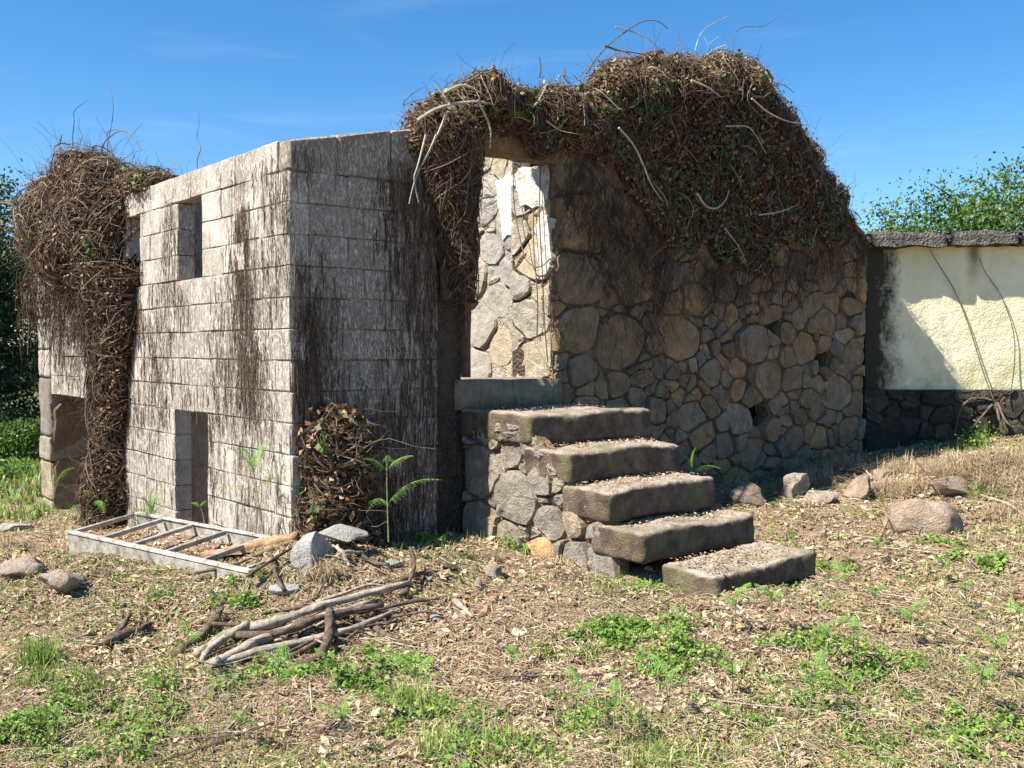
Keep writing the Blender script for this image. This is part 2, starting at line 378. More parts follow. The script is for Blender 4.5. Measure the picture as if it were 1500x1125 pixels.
def fix_normals(me):
    import bmesh
    bm = bmesh.new(); bm.from_mesh(me); bmesh.ops.recalc_face_normals(bm, faces=bm.faces); bm.to_mesh(me); bm.free()
def blob_box(sx, sy, sz, n=7, rnd=.35, amp=.02, freq=4, seed=0):
    """rounded, weathered slab centred at the origin (a cube grid pulled towards a rounded box, then roughened)"""
    V = []; Fc = []; key = {}
    def vid(p):
        k = tuple(round(c, 4) for c in p)
        if k not in key:
            key[k] = len(V); V.append(p)
        return key[k]
    nn = [max(2, int(n*s/max(sx, sy, sz))) for s in (sx, sy, sz)]
    for ax in range(3):
        o = [a for a in range(3) if a != ax]
        for sgn in (-1, 1):
            for i in range(nn[o[0]]):
                for j in range(nn[o[1]]):
                    q = []
                    for u, v in ((i, j), (i+1, j), (i+1, j+1), (i, j+1)):
                        p = [0, 0, 0]; p[ax] = sgn; p[o[0]] = -1+2*u/nn[o[0]]; p[o[1]] = -1+2*v/nn[o[1]]; q.append(vid(tuple(p)))
                    Fc.append(q)
    hs_ = (sx/2, sy/2, sz/2); rr = rnd*min(hs_); out = []
    for p in V:
        w_ = [p[i]*hs_[i] for i in range(3)]; inn = [max(-hs_[i]+rr, min(hs_[i]-rr, w_[i])) for i in range(3)]
        d = Vector([w_[i]-inn[i] for i in range(3)])
        if d.length > 1e-6: d = d.normalized()*rr
        q = Vector(inn)+d
        nv = mn.noise_vector(q*freq+Vector((seed*7.3, seed*3.1, 0)))*amp + mn.noise_vector(q*freq*3.3+Vector((0, seed*5.1, 2)))*amp*.4
        nv = nv + mn.noise_vector(q*freq*9+Vector((seed, 0, 3)))*amp*.42; out.append(q+nv)
    return [tuple(v) for v in out], Fc
import bmesh
_ico = {}
def ico(sub):
    if sub not in _ico:
        bm = bmesh.new(); bmesh.ops.create_icosphere(bm, subdivisions=sub, radius=1)
        _ico[sub] = (np.array([v.co[:] for v in bm.verts]), np.array([[v.index for v in f.verts] for f in bm.faces])); bm.free()
    return _ico[sub]
def rock(name, loc, size, mat, seed=0, label=None, cat='stone', group=None, rot=0.0, cuts=13, sub=4, amp=.09, parent=None, tilt=(0,0), dr=(.36, .74)):
    V, Fc = ico(sub); V = V.copy(); r = np.random.default_rng(seed+100)
    for _ in range(cuts):
        n = r.normal(size=3); n /= np.linalg.norm(n); d = r.uniform(*dr)
        k = V@n - d; V = V - np.clip(k, 0, None)[:, None]*n*.92
    V = V + np.array([mn.noise_vector(Vector(v)*1.7+Vector((seed*3.7, 0, 0)))*amp*1.6 + mn.noise_vector(Vector(v)*5+Vector((0, seed, 0)))*amp*.45 for v in V])
    V = V/np.abs(V).max(0)*np.array(size)/2
    a, b = tilt
    V = V@np.array([[1,0,0],[0,cos(a),sin(a)],[0,-sin(a),cos(a)]])@np.array([[cos(b),0,-sin(b)],[0,1,0],[sin(b),0,cos(b)]])
    V = V@np.array([[cos(rot), sin(rot), 0], [-sin(rot), cos(rot), 0], [0, 0, 1]]) + np.array(loc)
    o = mesh_obj(name, V, Fc, mat, parent, smooth=False)
    if sub > 2: o.data.polygons.foreach_set('use_smooth', np.ones(len(Fc), bool))
    if label: tag(o, label, cat, group)
    return o

# ------------------------------------------------------------------ rubble masonry: an irregular power diagram, one object per stone
def clip(poly, nx, ny, d):
    out = []
    for i in range(len(poly)):
        a, b = poly[i], poly[(i+1) % len(poly)]
        da, db = a[0]*nx+a[1]*ny-d, b[0]*nx+b[1]*ny-d
        if da <= 0: out.append(a)
        if (da < 0 < db) or (db < 0 < da):
            k = da/(da-db); out.append((a[0]+(b[0]-a[0])*k, a[1]+(b[1]-a[1])*k))
    return out
def cells(region, sites):
    res = []
    for i, (x, y, r) in enumerate(sites):
        p = region
        for j, (u, v, q) in enumerate(sites):
            if i == j: continue
            nx, ny = 2*(u-x), 2*(v-y)
            p = clip(p, nx, ny, (u*u+v*v-q*q)-(x*x+y*y-r*r))
            if len(p) < 3: break
        res.append(p if len(p) >= 3 else None)
    return res
def fill_sites(region, big, n, rmin, rmax, rnd):
    s = list(big); xs = [p[0] for p in region]; ys = [p[1] for p in region]; tries = 0
    def inside(x, y):
        return all((b[0]-a[0])*(y-a[1])-(b[1]-a[1])*(x-a[0]) > 0 for a, b in zip(region, region[1:]+region[:1]))
    while len(s) < n+len(big) and tries < 14000:
        tries += 1; x = rnd.uniform(min(xs), max(xs)); y = rnd.uniform(min(ys), max(ys)); r = rnd.uniform(rmin, rmax)*(1 if rnd.random() < .75 else 1.5)
        if inside(x, y) and all((x-u)**2+((y-v)*1.15)**2 > (r*.75+q*.90)**2 for u, v, q in s): s.append((x, y, r))
    return s
def area(p): return abs(sum(a[0]*b[1]-b[0]*a[1] for a, b in zip(p, p[1:]+p[:1])))/2
def masonry(parent, frame, region, sites, mat, mortar, rnd, gap=.009, back=.12, prot=(.0, .035), holes=(), name='stone', mdepth=.013, mats=None, minarea=.0005, small=.0045):
    """frame(a, b, c): a along, b up, c outwards.  mortar follows each cell a little behind the faces"""
    def wq(x, y):
        v = Vector((x*6.5, y*6.5, 7)); w2 = Vector((x*22, y*22, 3)); nv = mn.noise_vector(v)*.030+mn.noise_vector(w2)*.009; return (x+nv[0], y+nv[1])
    SV, SF = [], []
    MV, MF = [], []
    AN = 1.28; cs = cells([(x, y*AN) for x, y in region], [(x, y*AN, q*1.12) for x, y, q in sites])
    cs = [[(x, y/AN) for x, y in p] if p else None for p in cs]
    for i, p in enumerate(cs):
        if p is None or area(p) < minarea or i in holes: continue
        cx = sum(q[0] for q in p)/len(p); cy = sum(q[1] for q in p)/len(p)
        b0 = len(MV)
        for q in p: MV.append(frame(cx+(q[0]-cx)*1.03, cy+(q[1]-cy)*1.03, -mdepth-rnd.uniform(0, .004))); MV.append(frame(q[0], q[1], -back))
        n = len(p); MF.append([b0+2*k for k in range(n)])
        for k in range(n): MF.append([b0+2*k, b0+2*k+1, b0+2*((k+1) % n)+1, b0+2*((k+1) % n)])
        R_ = math.sqrt(area(p)/pi); f = 1-rnd.uniform(.35, 1.25)*gap/max(R_, .02)
        o = [(cx+(q[0]-cx)*f, cy+(q[1]-cy)*f) for q in p]
        q2 = [q for k, q in enumerate(o) if math.dist(q, o[k-1]) > R_*.10] or o
        if len(q2) < 3: q2 = o
        c = []
        for k in range(len(q2)):
            a, b = q2[k], q2[(k+1) % len(q2)]; e = min(.28, rnd.uniform(.10, .22)*R_/max(math.dist(a, b), .01)*1.6); L_ = math.dist(a, b); m2 = max(1, int(L_*(1-2*e)/max(.035, R_*.42)))
            for j in range(m2+1): f2 = e+(1-2*e)*j/m2; c.append((a[0]+(b[0]-a[0])*f2, a[1]+(b[1]-a[1])*f2))
        q2 = [wq(*q) for q in c]; cx, cy = wq(cx, cy)
        n = len(q2); h = rnd.uniform(*prot); tx, ty = rnd.gauss(0, .05), rnd.gauss(0, .05)
        V = []
        for sc_, c in ((1, -back*.9), (1.0, -.012), (rnd.uniform(.93, .975), h*rnd.uniform(.6, .95)), (.6, h+rnd.gauss(0, .006))):
            for x, y in q2:
                cc = c if c < 0 and sc_ == 1 and c < -.02 else c+(x-cx)*tx+(y-cy)*ty+(rnd.gauss(0, .004) if sc_ < 1 else 0)
                V.append(frame(cx+(x-cx)*sc_, cy+(y-cy)*sc_, cc))
        V.append(frame(cx+rnd.gauss(0, R_*.15), cy+rnd.gauss(0, R_*.15), h+rnd.gauss(.004, .006))); Fc = []
        for r_ in range(3):
            for k in range(n): Fc.append([r_*n+k, r_*n+(k+1) % n, (r_+1)*n+(k+1) % n, (r_+1)*n+k])
        for k in range(n): Fc.append([3*n+k, 3*n+(k+1) % n, 4*n])
        if area(p) < small:
            k0 = len(SV); SV += V; SF += [[q+k0 for q in f_] for f_ in Fc]; continue
        ob = mesh_obj(name, V, Fc, mats[i] if mats and i in mats else mat, parent, smooth=False); fix_normals(ob.data)
    if SV:
        ob = kind(mesh_obj('packing_stones', SV, SF, mat, parent), 'stuff'); fix_normals(ob.data)
    if MV:
        ob = mesh_obj('mortar', MV, MF, mortar, parent); fix_normals(ob.data)

# ------------------------------------------------------------------ GROUND
def axis(lo, hi, step, far_lo, far_hi):
    a = list(np.arange(lo, hi, step)); s = step; x = lo
    while x > far_lo: s *= 1.13; x -= s; a.insert(0, x)
    s = step; x = a[-1]
    while x < far_hi: s *= 1.13; x += s; a.append(x)
    return np.array(a)
gx = axis(-5.0, 6.5, .042, -400, 400); gy = axis(2.4, 10.5, .042, -60, 900)
GX, GY = np.meshgrid(gx, gy, indexing='ij'); GZ = gz(GX, GY)
nI, nJ = GX.shape; ii = np.arange(nI*nJ).reshape(nI, nJ)
gq = np.stack([ii[:-1, :-1], ii[1:, :-1], ii[1:, 1:], ii[:-1, 1:]], -1).reshape(-1, 4)
kind(mesh_obj('ground', np.stack([GX, GY, GZ], -1).reshape(-1, 3), gq, GRD, smooth=True), 'structure')

# ------------------------------------------------------------------ HOUSE
house = empty('ruined_house', Wd(0, 0, -1.35), 'roofless ruined house of bare concrete blocks and granite rubble, stripped of ivy', 'ruined house')
BT = .14; ROT_F = TH; ROT_L = TH - pi/2
_bm = {}
def block_mesh(L, hh, v, mt=None):
    mt = mt or MB_; key = (round(L, 3), round(hh, 3), v, mt.name)
    if key not in _bm:
        me = bpy.data.meshes.new('concrete_block'); V, Fc = bevel_box(L, BT, hh, .0065, .0028, int(L*1000)*7+v*31+int(hh*100))
        me.from_pydata(V, [], Fc); me.update(); fix_normals(me); me.materials.append(mt); _bm[key] = me
    return _bm[key]
def place_block(me, pos, rot):
    o = bpy.data.objects.new('concrete_block', me); C.objects.link(o); o.location = pos; o.rotation_euler = (random.gauss(0, .006), random.gauss(0, .003), rot+random.gauss(0, .005)); setparent(o, house)
J = .0032
TOPC = 1.13
WIN = (1.375, 1.854, .53, 1.13); WIN2 = (2.68, 2.98, .53, 1.13); DOOR = (1.313, 1.956, -2.0, -.47); OPEN = (3.3, 5.40, -2.0, -.47)
def cut_intervals(a, b, z0, z1, opens):
    segs = [(a, b)]
    for o0, o1, p0, p1 in opens:
        if z0 < p1-.01 and z1 > p0+.01:
            ns = []
            for x, y in segs:
                if o1 <= x or o0 >= y: ns.append((x, y)); continue
                if x < o0-.015: ns.append((x, o0))
                if y > o1+.015: ns.append((o1, y))
            segs = ns
    return segs
nrow = 16
for k in range(nrow):                                      # the long side: courses from the top down
    z1 = 1.33-.2*k; z0 = z1-.2
    off = (.4 if k % 2 == 0 else .2) + random.uniform(-.04, .04)
    xs = [BT if k == 0 else 0.0]; x = off
    while x < 5.38: xs.append(x); x += .4
    xs.append(5.40)
    for a, b in zip(xs, xs[1:]):
        if b-a < .05: continue
        for c, d in cut_intervals(a, b, z0, z1, (WIN, WIN2, DOOR, OPEN)):
            L = d-c-J
            if L < .018: continue
            me = block_mesh(round(L, 2), .2-J, random.randrange(4) if abs(L-.393) < .01 else 9)
            # local x runs towards the corner (decreasing s)
            place_block(me, Wd(random.uniform(-.005, .004), d-J/2, z0+J/2), ROT_L)
TW = 1.13
def top_z(t): return 1.32+.2*t
for k in range(nrow):                                      # the short side facing the steps
    z1 = TOPC-.2*k; z0 = z1-.2
    xs = [BT]; x = BT+(.4 if k % 2 else .28)
    while x < TW-.06: xs.append(x); x += .4
    xs.append(TW)
    for a, b in zip(xs, xs[1:]):
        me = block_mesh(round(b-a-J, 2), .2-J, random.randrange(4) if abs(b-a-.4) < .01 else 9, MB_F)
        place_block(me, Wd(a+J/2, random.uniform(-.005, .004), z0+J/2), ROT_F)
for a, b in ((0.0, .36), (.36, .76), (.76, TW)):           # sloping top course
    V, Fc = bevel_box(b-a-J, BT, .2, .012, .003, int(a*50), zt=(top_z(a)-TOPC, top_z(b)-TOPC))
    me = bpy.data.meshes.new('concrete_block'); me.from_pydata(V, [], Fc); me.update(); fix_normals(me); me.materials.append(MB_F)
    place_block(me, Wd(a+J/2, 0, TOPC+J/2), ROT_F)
# mortar cores set back from the block faces (with the openings left free)
def prism(parent, name, mat, pts, f0, f1):
    """pts polygon (a, b); f0/f1 map (a, b) to the two faces"""
    n = len(pts); V = [f0(*p) for p in pts]+[f1(*p) for p in pts]
    Fc = [list(range(n)), list(range(2*n-1, n-1, -1))]+[[i, (i+1) % n, n+(i+1) % n, n+i] for i in range(n)]
    o = mesh_obj(name, V, Fc, mat, parent); fix_normals(o.data); return o
def box_core(segs, name='mortar_core'):
    V, Fc = [], []
    for (a0, a1, b0, b1, f0, f1) in segs:
        n = len(V); P = [(a0, b0), (a1, b0), (a1, b1), (a0, b1)]
        V += [f0(*p) for p in P]+[f1(*p) for p in P]
        Fc += [[n, n+1, n+2, n+3], [n+7, n+6, n+5, n+4]]+[[n+i, n+(i+1) % 4, n+4+(i+1) % 4, n+4+i] for i in range(4)]
    o = mesh_obj(name, V, Fc, MORT_B, house); fix_normals(o.data)
fl0 = lambda a, b: Wd(.0105, a, b); fl1 = lambda a, b: Wd(BT-.012, a, b)
zones = [(.02, 1.365), (1.365, 1.864), (1.864, 2.61), (2.61, 3.11), (3.11, 5.39)]
segs = []
segs.append((.02, WIN[0]-.01, -.46, 1.32)); segs.append((WIN[0]-.01, WIN[1]+.01, 1.14, 1.32)); segs.append((WIN[0]-.01, WIN[1]+.01, -.46, .52))
segs.append((WIN[1]+.01, WIN2[0]-.01, -.46, 1.32)); segs.append((WIN2[0]-.01, WIN2[1]+.01, 1.14, 1.32)); segs.append((WIN2[0]-.01, WIN2[1]+.01, -.46, .52)); segs.append((WIN2[1]+.01, 5.39, -.46, 1.32))
segs.append((.02, DOOR[0]-.01, -1.85, -.46)); segs.append((DOOR[1]+.01, OPEN[0]-.01, -1.85, -.46))
box_core([(a, b, c, d, fl0, fl1) for a, b, c, d in segs])
box_core([(BT+.005, TW-.01, -1.8, TOPC, lambda a, b: Wd(a, .0105, b), lambda a, b: Wd(a, BT-.012, b))])

rn = random.Random(11)
# --- rubble gable right of the doorway
front = lambda a, b, c: Wd(a, -c, b)
gable = [(2.242, -1.45), (6.64, -1.45), (6.64, 1.22), (5.8, 1.62), (4.4, 2.30), (2.242, 1.80)]
big = []
def addpx(px, py, r):
    t, z = front_px(px, py); big.append((t, z, r)); return len(big)-1
for a in ((905,500,.27),(995,496,.22),(1100,505,.22),(1122,555,.20),(1080,535,.10),(1225,575,.20),(1210,395,.22),(1165,395,.12),(1020,440,.17),(1060,420,.13),(1178,510,.15),(1205,475,.14),
          (940,555,.10),(1012,610,.13),(1028,640,.12),(1040,545,.12),(1080,615,.14),(1068,512,.10),(1128,460,.10),(1150,485,.10),(1250,520,.16),(1160,555,.13),(850,480,.22),(845,410,.26),(850,330,.28),
          (925,410,.24),(925,320,.26),(985,345,.20),(900,565,.10),(905,600,.12),(850,545,.12),(1100,660,.14),(1160,640,.12),(1200,640,.12),(1240,630,.15),(1185,445,.09),(1240,450,.11),(1060,655,.12),(985,545,.07),(1130,630,.10),
          (960,600,.12),(930,580,.09),(1180,585,.10),(970,410,.13),(845,250,.25),(915,240,.26),(1000,270,.26),(1080,260,.28),(1160,310,.24),(1215,330,.22),(1080,340,.22),(1015,190,.30),(1110,180,.30),(1180,240,.3)):
    addpx(*a)
h1 = addpx(1111, 606, .11); h2 = addpx(1208, 530, .06); h3 = addpx(1242, 434, .055); h4 = addpx(1133, 478, .05)
sites = fill_sites(gable, big, 300, .022, .055, rn)
masonry(house, front, gable, sites, MS_FRONT, MORT, rn, back=.16, holes=(h1, h2, h3, h4), prot=(.005, .05))
prism(house, 'wall_core', MORT_D, [(2.25, -1.6), (6.6, -1.6), (6.6, 1.16), (5.8, 1.56), (4.4, 2.24), (2.25, 1.74)], lambda a, b: Wd(a, .30, b), lambda a, b: Wd(a, .52, b))
prism(house, 'wall_core', MORT_D, [(2.26, -1.6), (6.62, -1.6), (6.62, -1.3), (2.26, -1.3)], lambda a, b: Wd(a, .02, b), lambda a, b: Wd(a, .30, b))
# right-hand end of the gable wall
endf = lambda a, b, c: Wd(6.64+c-.01, a, b)
rg = [(.03, -1.45), (5.75, -1.45), (5.75, 1.2), (.03, 1.2)]
prism(house, 'side_wall', MORT_D, rg, lambda a, b: Wd(6.62, a, b), lambda a, b: Wd(6.22, a, b))
# --- doorway: lintel, wall above it, threshold, plastered reveal
def stone_box(t0, t1, s0, s1, z0, z1, mat, name, seed, rnd_=.2, amp=.012, parent=None, n=8, rot=0, tilt=0):
    V, Fc = blob_box(t1-t0, s1-s0, z1-z0, n, rnd_, amp, 4, seed)
    c, s_ = cos(rot), sin(rot); W_ = []
    for x, y, z in V:
        x, y = x*c-y*s_, x*s_+y*c; z = z+x*tilt
        W_.append(Wd(x+(t0+t1)/2, y+(s0+s1)/2, z+(z0+z1)/2))
    o = mesh_obj(name, W_, Fc, mat, parent or house, smooth=True); fix_normals(o.data); return o
stone_box(1.15, 2.55, -.02, .15, 1.43, 1.66, MS_FRONT, 'lintel', 3)
above = [(1.13, 1.66), (2.26, 1.66), (2.26, 1.84), (1.13, 1.62)]
prism(house, 'wall_core', MORT, [(1.14, 1.55), (2.5, 1.64), (2.5, 1.86), (1.14, 1.60)], lambda a, b: Wd(a, .02, b), lambda a, b: Wd(a, .15, b))
stone_box(1.30, 2.30, -.03, .50, -.44, -.22, MS_FRONT, 'threshold', 5, .12, .008)
prism(house, 'wall_core', MORT_D, [(1.14, -1.6), (2.3, -1.6), (2.3, -.43), (1.14, -.43)], lambda a, b: Wd(a, .03, b), lambda a, b: Wd(a, .5, b))
# right reveal: faces the sun coming in over the roofless walls
rev = lambda a, b, c: Wd(2.242-c, a, b)
rr = [(.02, -.24), (.54, -.24), (.54, 1.44), (.02, 1.44)]
rs = [(.30, -.08, .17), (.12, .02, .12), (.28, .25, .2), (.10, .40, .16), (.40, .52, .12), (.22, .72, .2), (.45, .90, .12), (.12, 1.0, .14), (.33, 1.25, .18), (.10, 1.32, .1), (.47, .1, .1)]
masonry(house, rev, rr, rs, MS_IN, MORT_P, rn, back=.2, prot=(.0, .02), gap=.012)
def patch(name, frame, pts, mat, th, seed):
    """broken sheet of plaster with ragged edges and real thickness"""
    r = random.Random(seed); P = []
    for a, b in zip(pts, pts[1:]+pts[:1]):
        for k in range(5):
            f = k/5; P.append((a[0]+(b[0]-a[0])*f+r.gauss(0, .014), a[1]+(b[1]-a[1])*f+r.gauss(0, .018)))
    return prism(house, name, mat, P, lambda a, b: frame(a, b, th), lambda a, b: frame(a, b, -.02))
patch('plaster_patch', rev, [(.06, 1.10), (.36, 1.16), (.50, 1.36), (.40, 1.43), (.04, 1.43)], WHITEP, .034, 1)
patch('plaster_patch', rev, [(.02, .62), (.14, .55), (.20, .95), (.12, 1.08), (.02, 1.05)], WHITEP, .030, 2)
# left reveal / jamb
prism(house, 'door_jamb', MORT_D, [(.0, -.44), (.12, -.44), (.12, 1.43), (.0, 1.43)], lambda a, b: Wd(1.14, a+.03, b), lambda a, b: Wd(1.36, a+.03, b))
# --- cross wall inside, seen through the doorway
cross = lambda a, b, c: Wd(4.9-c, a, b)
cr = [(.6, -.9), (5.4, -.9), (5.4, 2.8), (.6, 2.1)]
cb = [(4.55, .95, .28), (4.35, .30, .30), (4.0, .62, .24), (3.9, .05, .25), (4.5, -.25, .28), (3.7, .95, .2), (4.15, 1.3, .2), (4.75, 1.55, .2), (4.3, 1.75, .18), (3.8, 1.5, .22), (3.5, .4, .24), (3.6, -.3, .22), (3.3, 1.2, .3), (3.2, -.1, .25), (2.6, .6, .35), (2.4, 1.5, .35), (2.2, -.2, .35), (1.4, .4, .4), (1.2, 1.4, .4), (1.4, -.4, .3)]
masonry(house, cross, cr, fill_sites(cr, cb, 90, .03, .10, rn), MS_IN, MORT_P, rn, gap=.016, back=.2)
prism(house, 'wall_core', MORT, cr, lambda a, b: Wd(4.95, a, b), lambda a, b: Wd(5.25, a, b))
patch('plaster_patch', cross, [(4.80, .40), (4.98, .35), (5.02, .85), (4.86, .95)], WHITEP, .05, 4)
patch('plaster_patch', cross, [(3.60, 1.50), (3.85, 1.35), (4.0, 2.1), (3.62, 2.15)], WHITEP, .05, 5)
# --- thick granite back wall; its end and inner face show at the far left
backf = lambda a, b, c: Wd(a, 5.40-c, b)
br = [(.0, -1.9), (1.5, -1.9), (1.5, 1.4), (.0, 1.4)]
bs = [(.28, -.85, .34), (.62, -.75, .09), (.60, -.98, .12), (.35, -1.30, .17), (.75, -1.28, .14), (.2, -1.63, .18), (.62, -1.62, .20), (1.1, -.8, .3), (1.15, -1.35, .25), (.3, -.3, .25), (.9, -.2, .3), (.4, .3, .3), (1.1, .4, .3), (.4, 1.0, .3), (1.1, 1.0, .3)]
masonry(house, backf, br, bs, MS_FRONT, MORT_D, rn, gap=.012, back=.1)
prism(house, 'back_wall', MORT, [(.01, -1.95), (6.6, -1.95), (6.6, 1.3), (.01, 1.3)], lambda a, b: Wd(a, 5.47, b), lambda a, b: Wd(a, 5.78, b))
z = -1.9
for k in range(9):                                         # quoins at the far left end
    hh = (.30, .42, .26, .62, .30, .34, .36, .38, .30)[k]
    stone_box(-.02+rn.uniform(-.015, .015), .34, 5.40, 5.81+rn.uniform(-.02, .03), z+.005, z+hh-.008, MB_ if k > 3 else MS_STAIR, 'quoin_stone', 20+k, .07, .012, n=14)
    z += hh
# inner lintel beam over the wide opening
prism(house, 'lintel', MB_, [(3.2, -.47), (5.45, -.47), (5.45, -.30), (3.2, -.30)], lambda a, b: Wd(BT+.005, a, b), lambda a, b: Wd(.36, a, b))
# concrete partition just inside the small door and window (its dark face shows through them)
for s0_ in (2.12, 3.22):
    prism(house, 'partition', MB_, [(BT+.004, -1.8), (.95, -1.8), (.95, 1.24), (BT+.004, 1.24)], lambda a, b: Wd(a, s0_, b), lambda a, b: Wd(a, s0_+.12, b))
prism(house, 'floor_slab', MORT_D, [(.16, .2), (4.88, .2), (4.88, 5.36), (.16, 5.36)], lambda a, b: Wd(a, b, -.50), lambda a, b: Wd(a, b, -.62)) if False else None

# timber posts of the old door frame
def board(pts, wdt, thk, mat, name, parent, seed):
    """pts: list of (t, s, z) down the middle"""
    r = random.Random(seed); V = []; Fc = []
    P = []
    for a, b in zip(pts, pts[1:]):
        for k in range(6): P.append([a[i]+(b[i]-a[i])*k/6 for i in range(3)])
    P.append(list(pts[-1]))
    for p in P:
        j = [r.gauss(0, .006) for _ in range(6)]
        for dt, ds in ((-wdt/2, -thk/2), (wdt/2, -thk/2), (wdt/2, thk/2), (-wdt/2, thk/2)):
            V.append(Wd(p[0]+dt+j[0]*.5+r.gauss(0, .003), p[1]+ds+j[1]*.4, p[2]))
    n = len(P)
    for i in range(n-1):
        for k in range(4): Fc.append([4*i+k, 4*i+(k+1) % 4, 4*i+4+(k+1) % 4, 4*i+4+k])
    Fc += [[3, 2, 1, 0], [4*n-4, 4*n-3, 4*n-2, 4*n-1]]
    o = mesh_obj(name, V, Fc, mat, parent); fix_normals(o.data); return o
board([(1.20, -.03, 1.42), (1.20, -.03, .35)], .075, .06, TIMB, 'door_post', house, 1)
board([(1.29, -.02, 1.45), (1.30, -.02, .48)], .07, .05, TIMB, 'door_post', house, 2)
board([(1.37, .0, 1.40), (1.385, .0, -.20)], .055, .06, TIMB, 'door_post', house, 3)
board([(1.225, -.035, .35), (1.25, -.05, .44)], .06, .05, ORANGE, 'broken_post_end', house, 4)

# ------------------------------------------------------------------ STEPS
stairs = empty('stone_steps', Wd(1.9, -.9, -1.36), 'worn granite steps rising to the doorway of the ruin, rubble side wall', 'stone steps')
T0 = 1.32
steps = [(.00, .78, -.43, .21, 1.20, 0), (.72, 1.17, -.645, .20, 1.06, 0), (1.08, 1.52, -.845, .20, 1.00, .0), (1.36, 1.79, -1.065, .185, 1.06, 0)]
for i, (u0, u1, zt, th, wd, ro) in enumerate(steps):
    V, Fc = blob_box(wd, u1-u0, th, 48, .30, .015, 4.2, 40+i)
    W_ = [Wd(T0+wd/2+x+(0 if i else .005), -(u0+u1)/2+y, zt-th/2+z+.006*sin(x*7+i)) for x, y, z in V]
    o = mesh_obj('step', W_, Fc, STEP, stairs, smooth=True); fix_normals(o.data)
V, Fc = blob_box(.86, .42, .14, 48, .36, .020, 4.2, 52)
ca, sa = cos(-.06), sin(-.06)
W_ = [Wd(T0+.46+x*ca-y*sa, -2.13+x*sa+y*ca, -1.285+z+x*.05) for x, y, z in V]
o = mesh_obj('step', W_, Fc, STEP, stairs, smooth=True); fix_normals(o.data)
side = lambda a, b, c: Wd(T0+.03-c, -a, b)
sr = [(.02, -1.6), (1.60, -1.6), (1.52, -1.08), (.68, -.50), (.02, -.50)]
ss = [(.20, -.85, .22), (.20, -1.22, .20), (.55, -.70, .10), (.62, -1.0, .20), (.52, -1.3, .14), (.86, -.86, .12), (.95, -1.12, .14), (.86, -1.38, .17), (1.18, -1.08, .09), (1.22, -1.32, .12), (1.42, -1.30, .12), (1.38, -1.12, .06), (.75, -.78, .07), (.45, -.95, .06)]
orange = mat_stone('orange_stone', [(0, (.50,.33,.16)), (1, (.55,.38,.20))], lich=(.45,.38,.3), rooty=0)
masonry(stairs, side, sr, fill_sites(sr, ss, 50, .018, .045, rn), MS_STAIR, MORT_P if False else MORT, rn, gap=.010, back=.10, mats={7: orange}, prot=(.0, .04))
V, Fc = [], []
for (u0, u1, zt) in ((.0, .75, -.55), (.75, 1.12, -.76), (1.12, 1.42, -.97), (1.42, 1.50, -1.16)):
    n = len(V)
    for zz in (-1.6, zt):
        for a, b in ((T0+.06, u0), (T0+.98, u0), (T0+.98, u1), (T0+.06, u1)): V.append(Wd(a, -b, zz))
    Fc += [[n, n+1, n+2, n+3], [n+4, n+5, n+6, n+7]]+[[n+i, n+(i+1) % 4, n+4+(i+1) % 4, n+4+i] for i in range(4)]
o = mesh_obj('rubble_core', V, Fc, MORT_D, stairs); fix_normals(o.data)

# ------------------------------------------------------------------ BOUNDARY WALL on the right
YW = 10.6
wall = empty('boundary_wall', (6.0, YW, g1(6, YW)), 'pale yellow rendered boundary wall with dark stone coping, right of the ruin', 'wall')
V = []; Fc = []; nx_, nz_ = 120, 30
for side_ in (0, 1):
    for i in range(nx_+1):
        for j in range(nz_+1):
            x = 3.78+i*(11-3.78)/nx_; zz = (-.46+1.56*j/nz_)+H
            y = YW+side_*.24+(.010*mn.noise(Vector((x*3, zz*3, 1)))+.012*mn.noise(Vector((x*.8, zz*.9, 4))))*(1-side_)
            V.append((x, y, zz))
m_ = (nx_+1)*(nz_+1)
for s_ in (0, 1):
    for i in range(nx_):
        for j in range(nz_): a = s_*m_+i*(nz_+1)+j; Fc.append([a, a+nz_+1, a+nz_+2, a+1])
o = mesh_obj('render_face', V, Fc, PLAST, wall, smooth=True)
xx = 3.74; k = 0
while xx < 11:
    L = rn.uniform(.55, 1.0); V, Fc = blob_box(L-.006, .56, .15+rn.uniform(-.015, .02), 12, .5, .028, 5, 60+k)
    zc = 1.155+.012*(xx-3.7)
    mesh_obj('coping_slab', [(xx+L/2+x, YW+.075+y, zc+H+z) for x, y, z in V], Fc, MOSSY, wall, smooth=True); xx += L; k += 1
pl = lambda a, b, c: (a, YW-.07-c, b+H)
pr = [(3.76, -1.3), (8.6, -1.3), (8.6, -.43), (3.76, -.43)]
masonry(wall, pl, pr, fill_sites(pr, [], 120, .05, .15, rn), MS_PLINTH, MORT_D, rn, gap=.010, back=.2, prot=(-.01, .07))
V, Fc = blob_box(5.0, .35, .9, 20, .1, .02, 3, 4)
mesh_obj('plinth', [(8.4+2.6+x, YW+.12+y, -.87+H+z) for x, y, z in V], Fc, MOSSY, wall, smooth=True)
V, Fc = blob_box(5.2, .22, .9, 20, .05, .01, 3, 4)
mesh_obj('plinth_core', [(6.1+x, YW+.14+y, -.88+H+z) for x, y, z in V], Fc, MORT_D, wall)

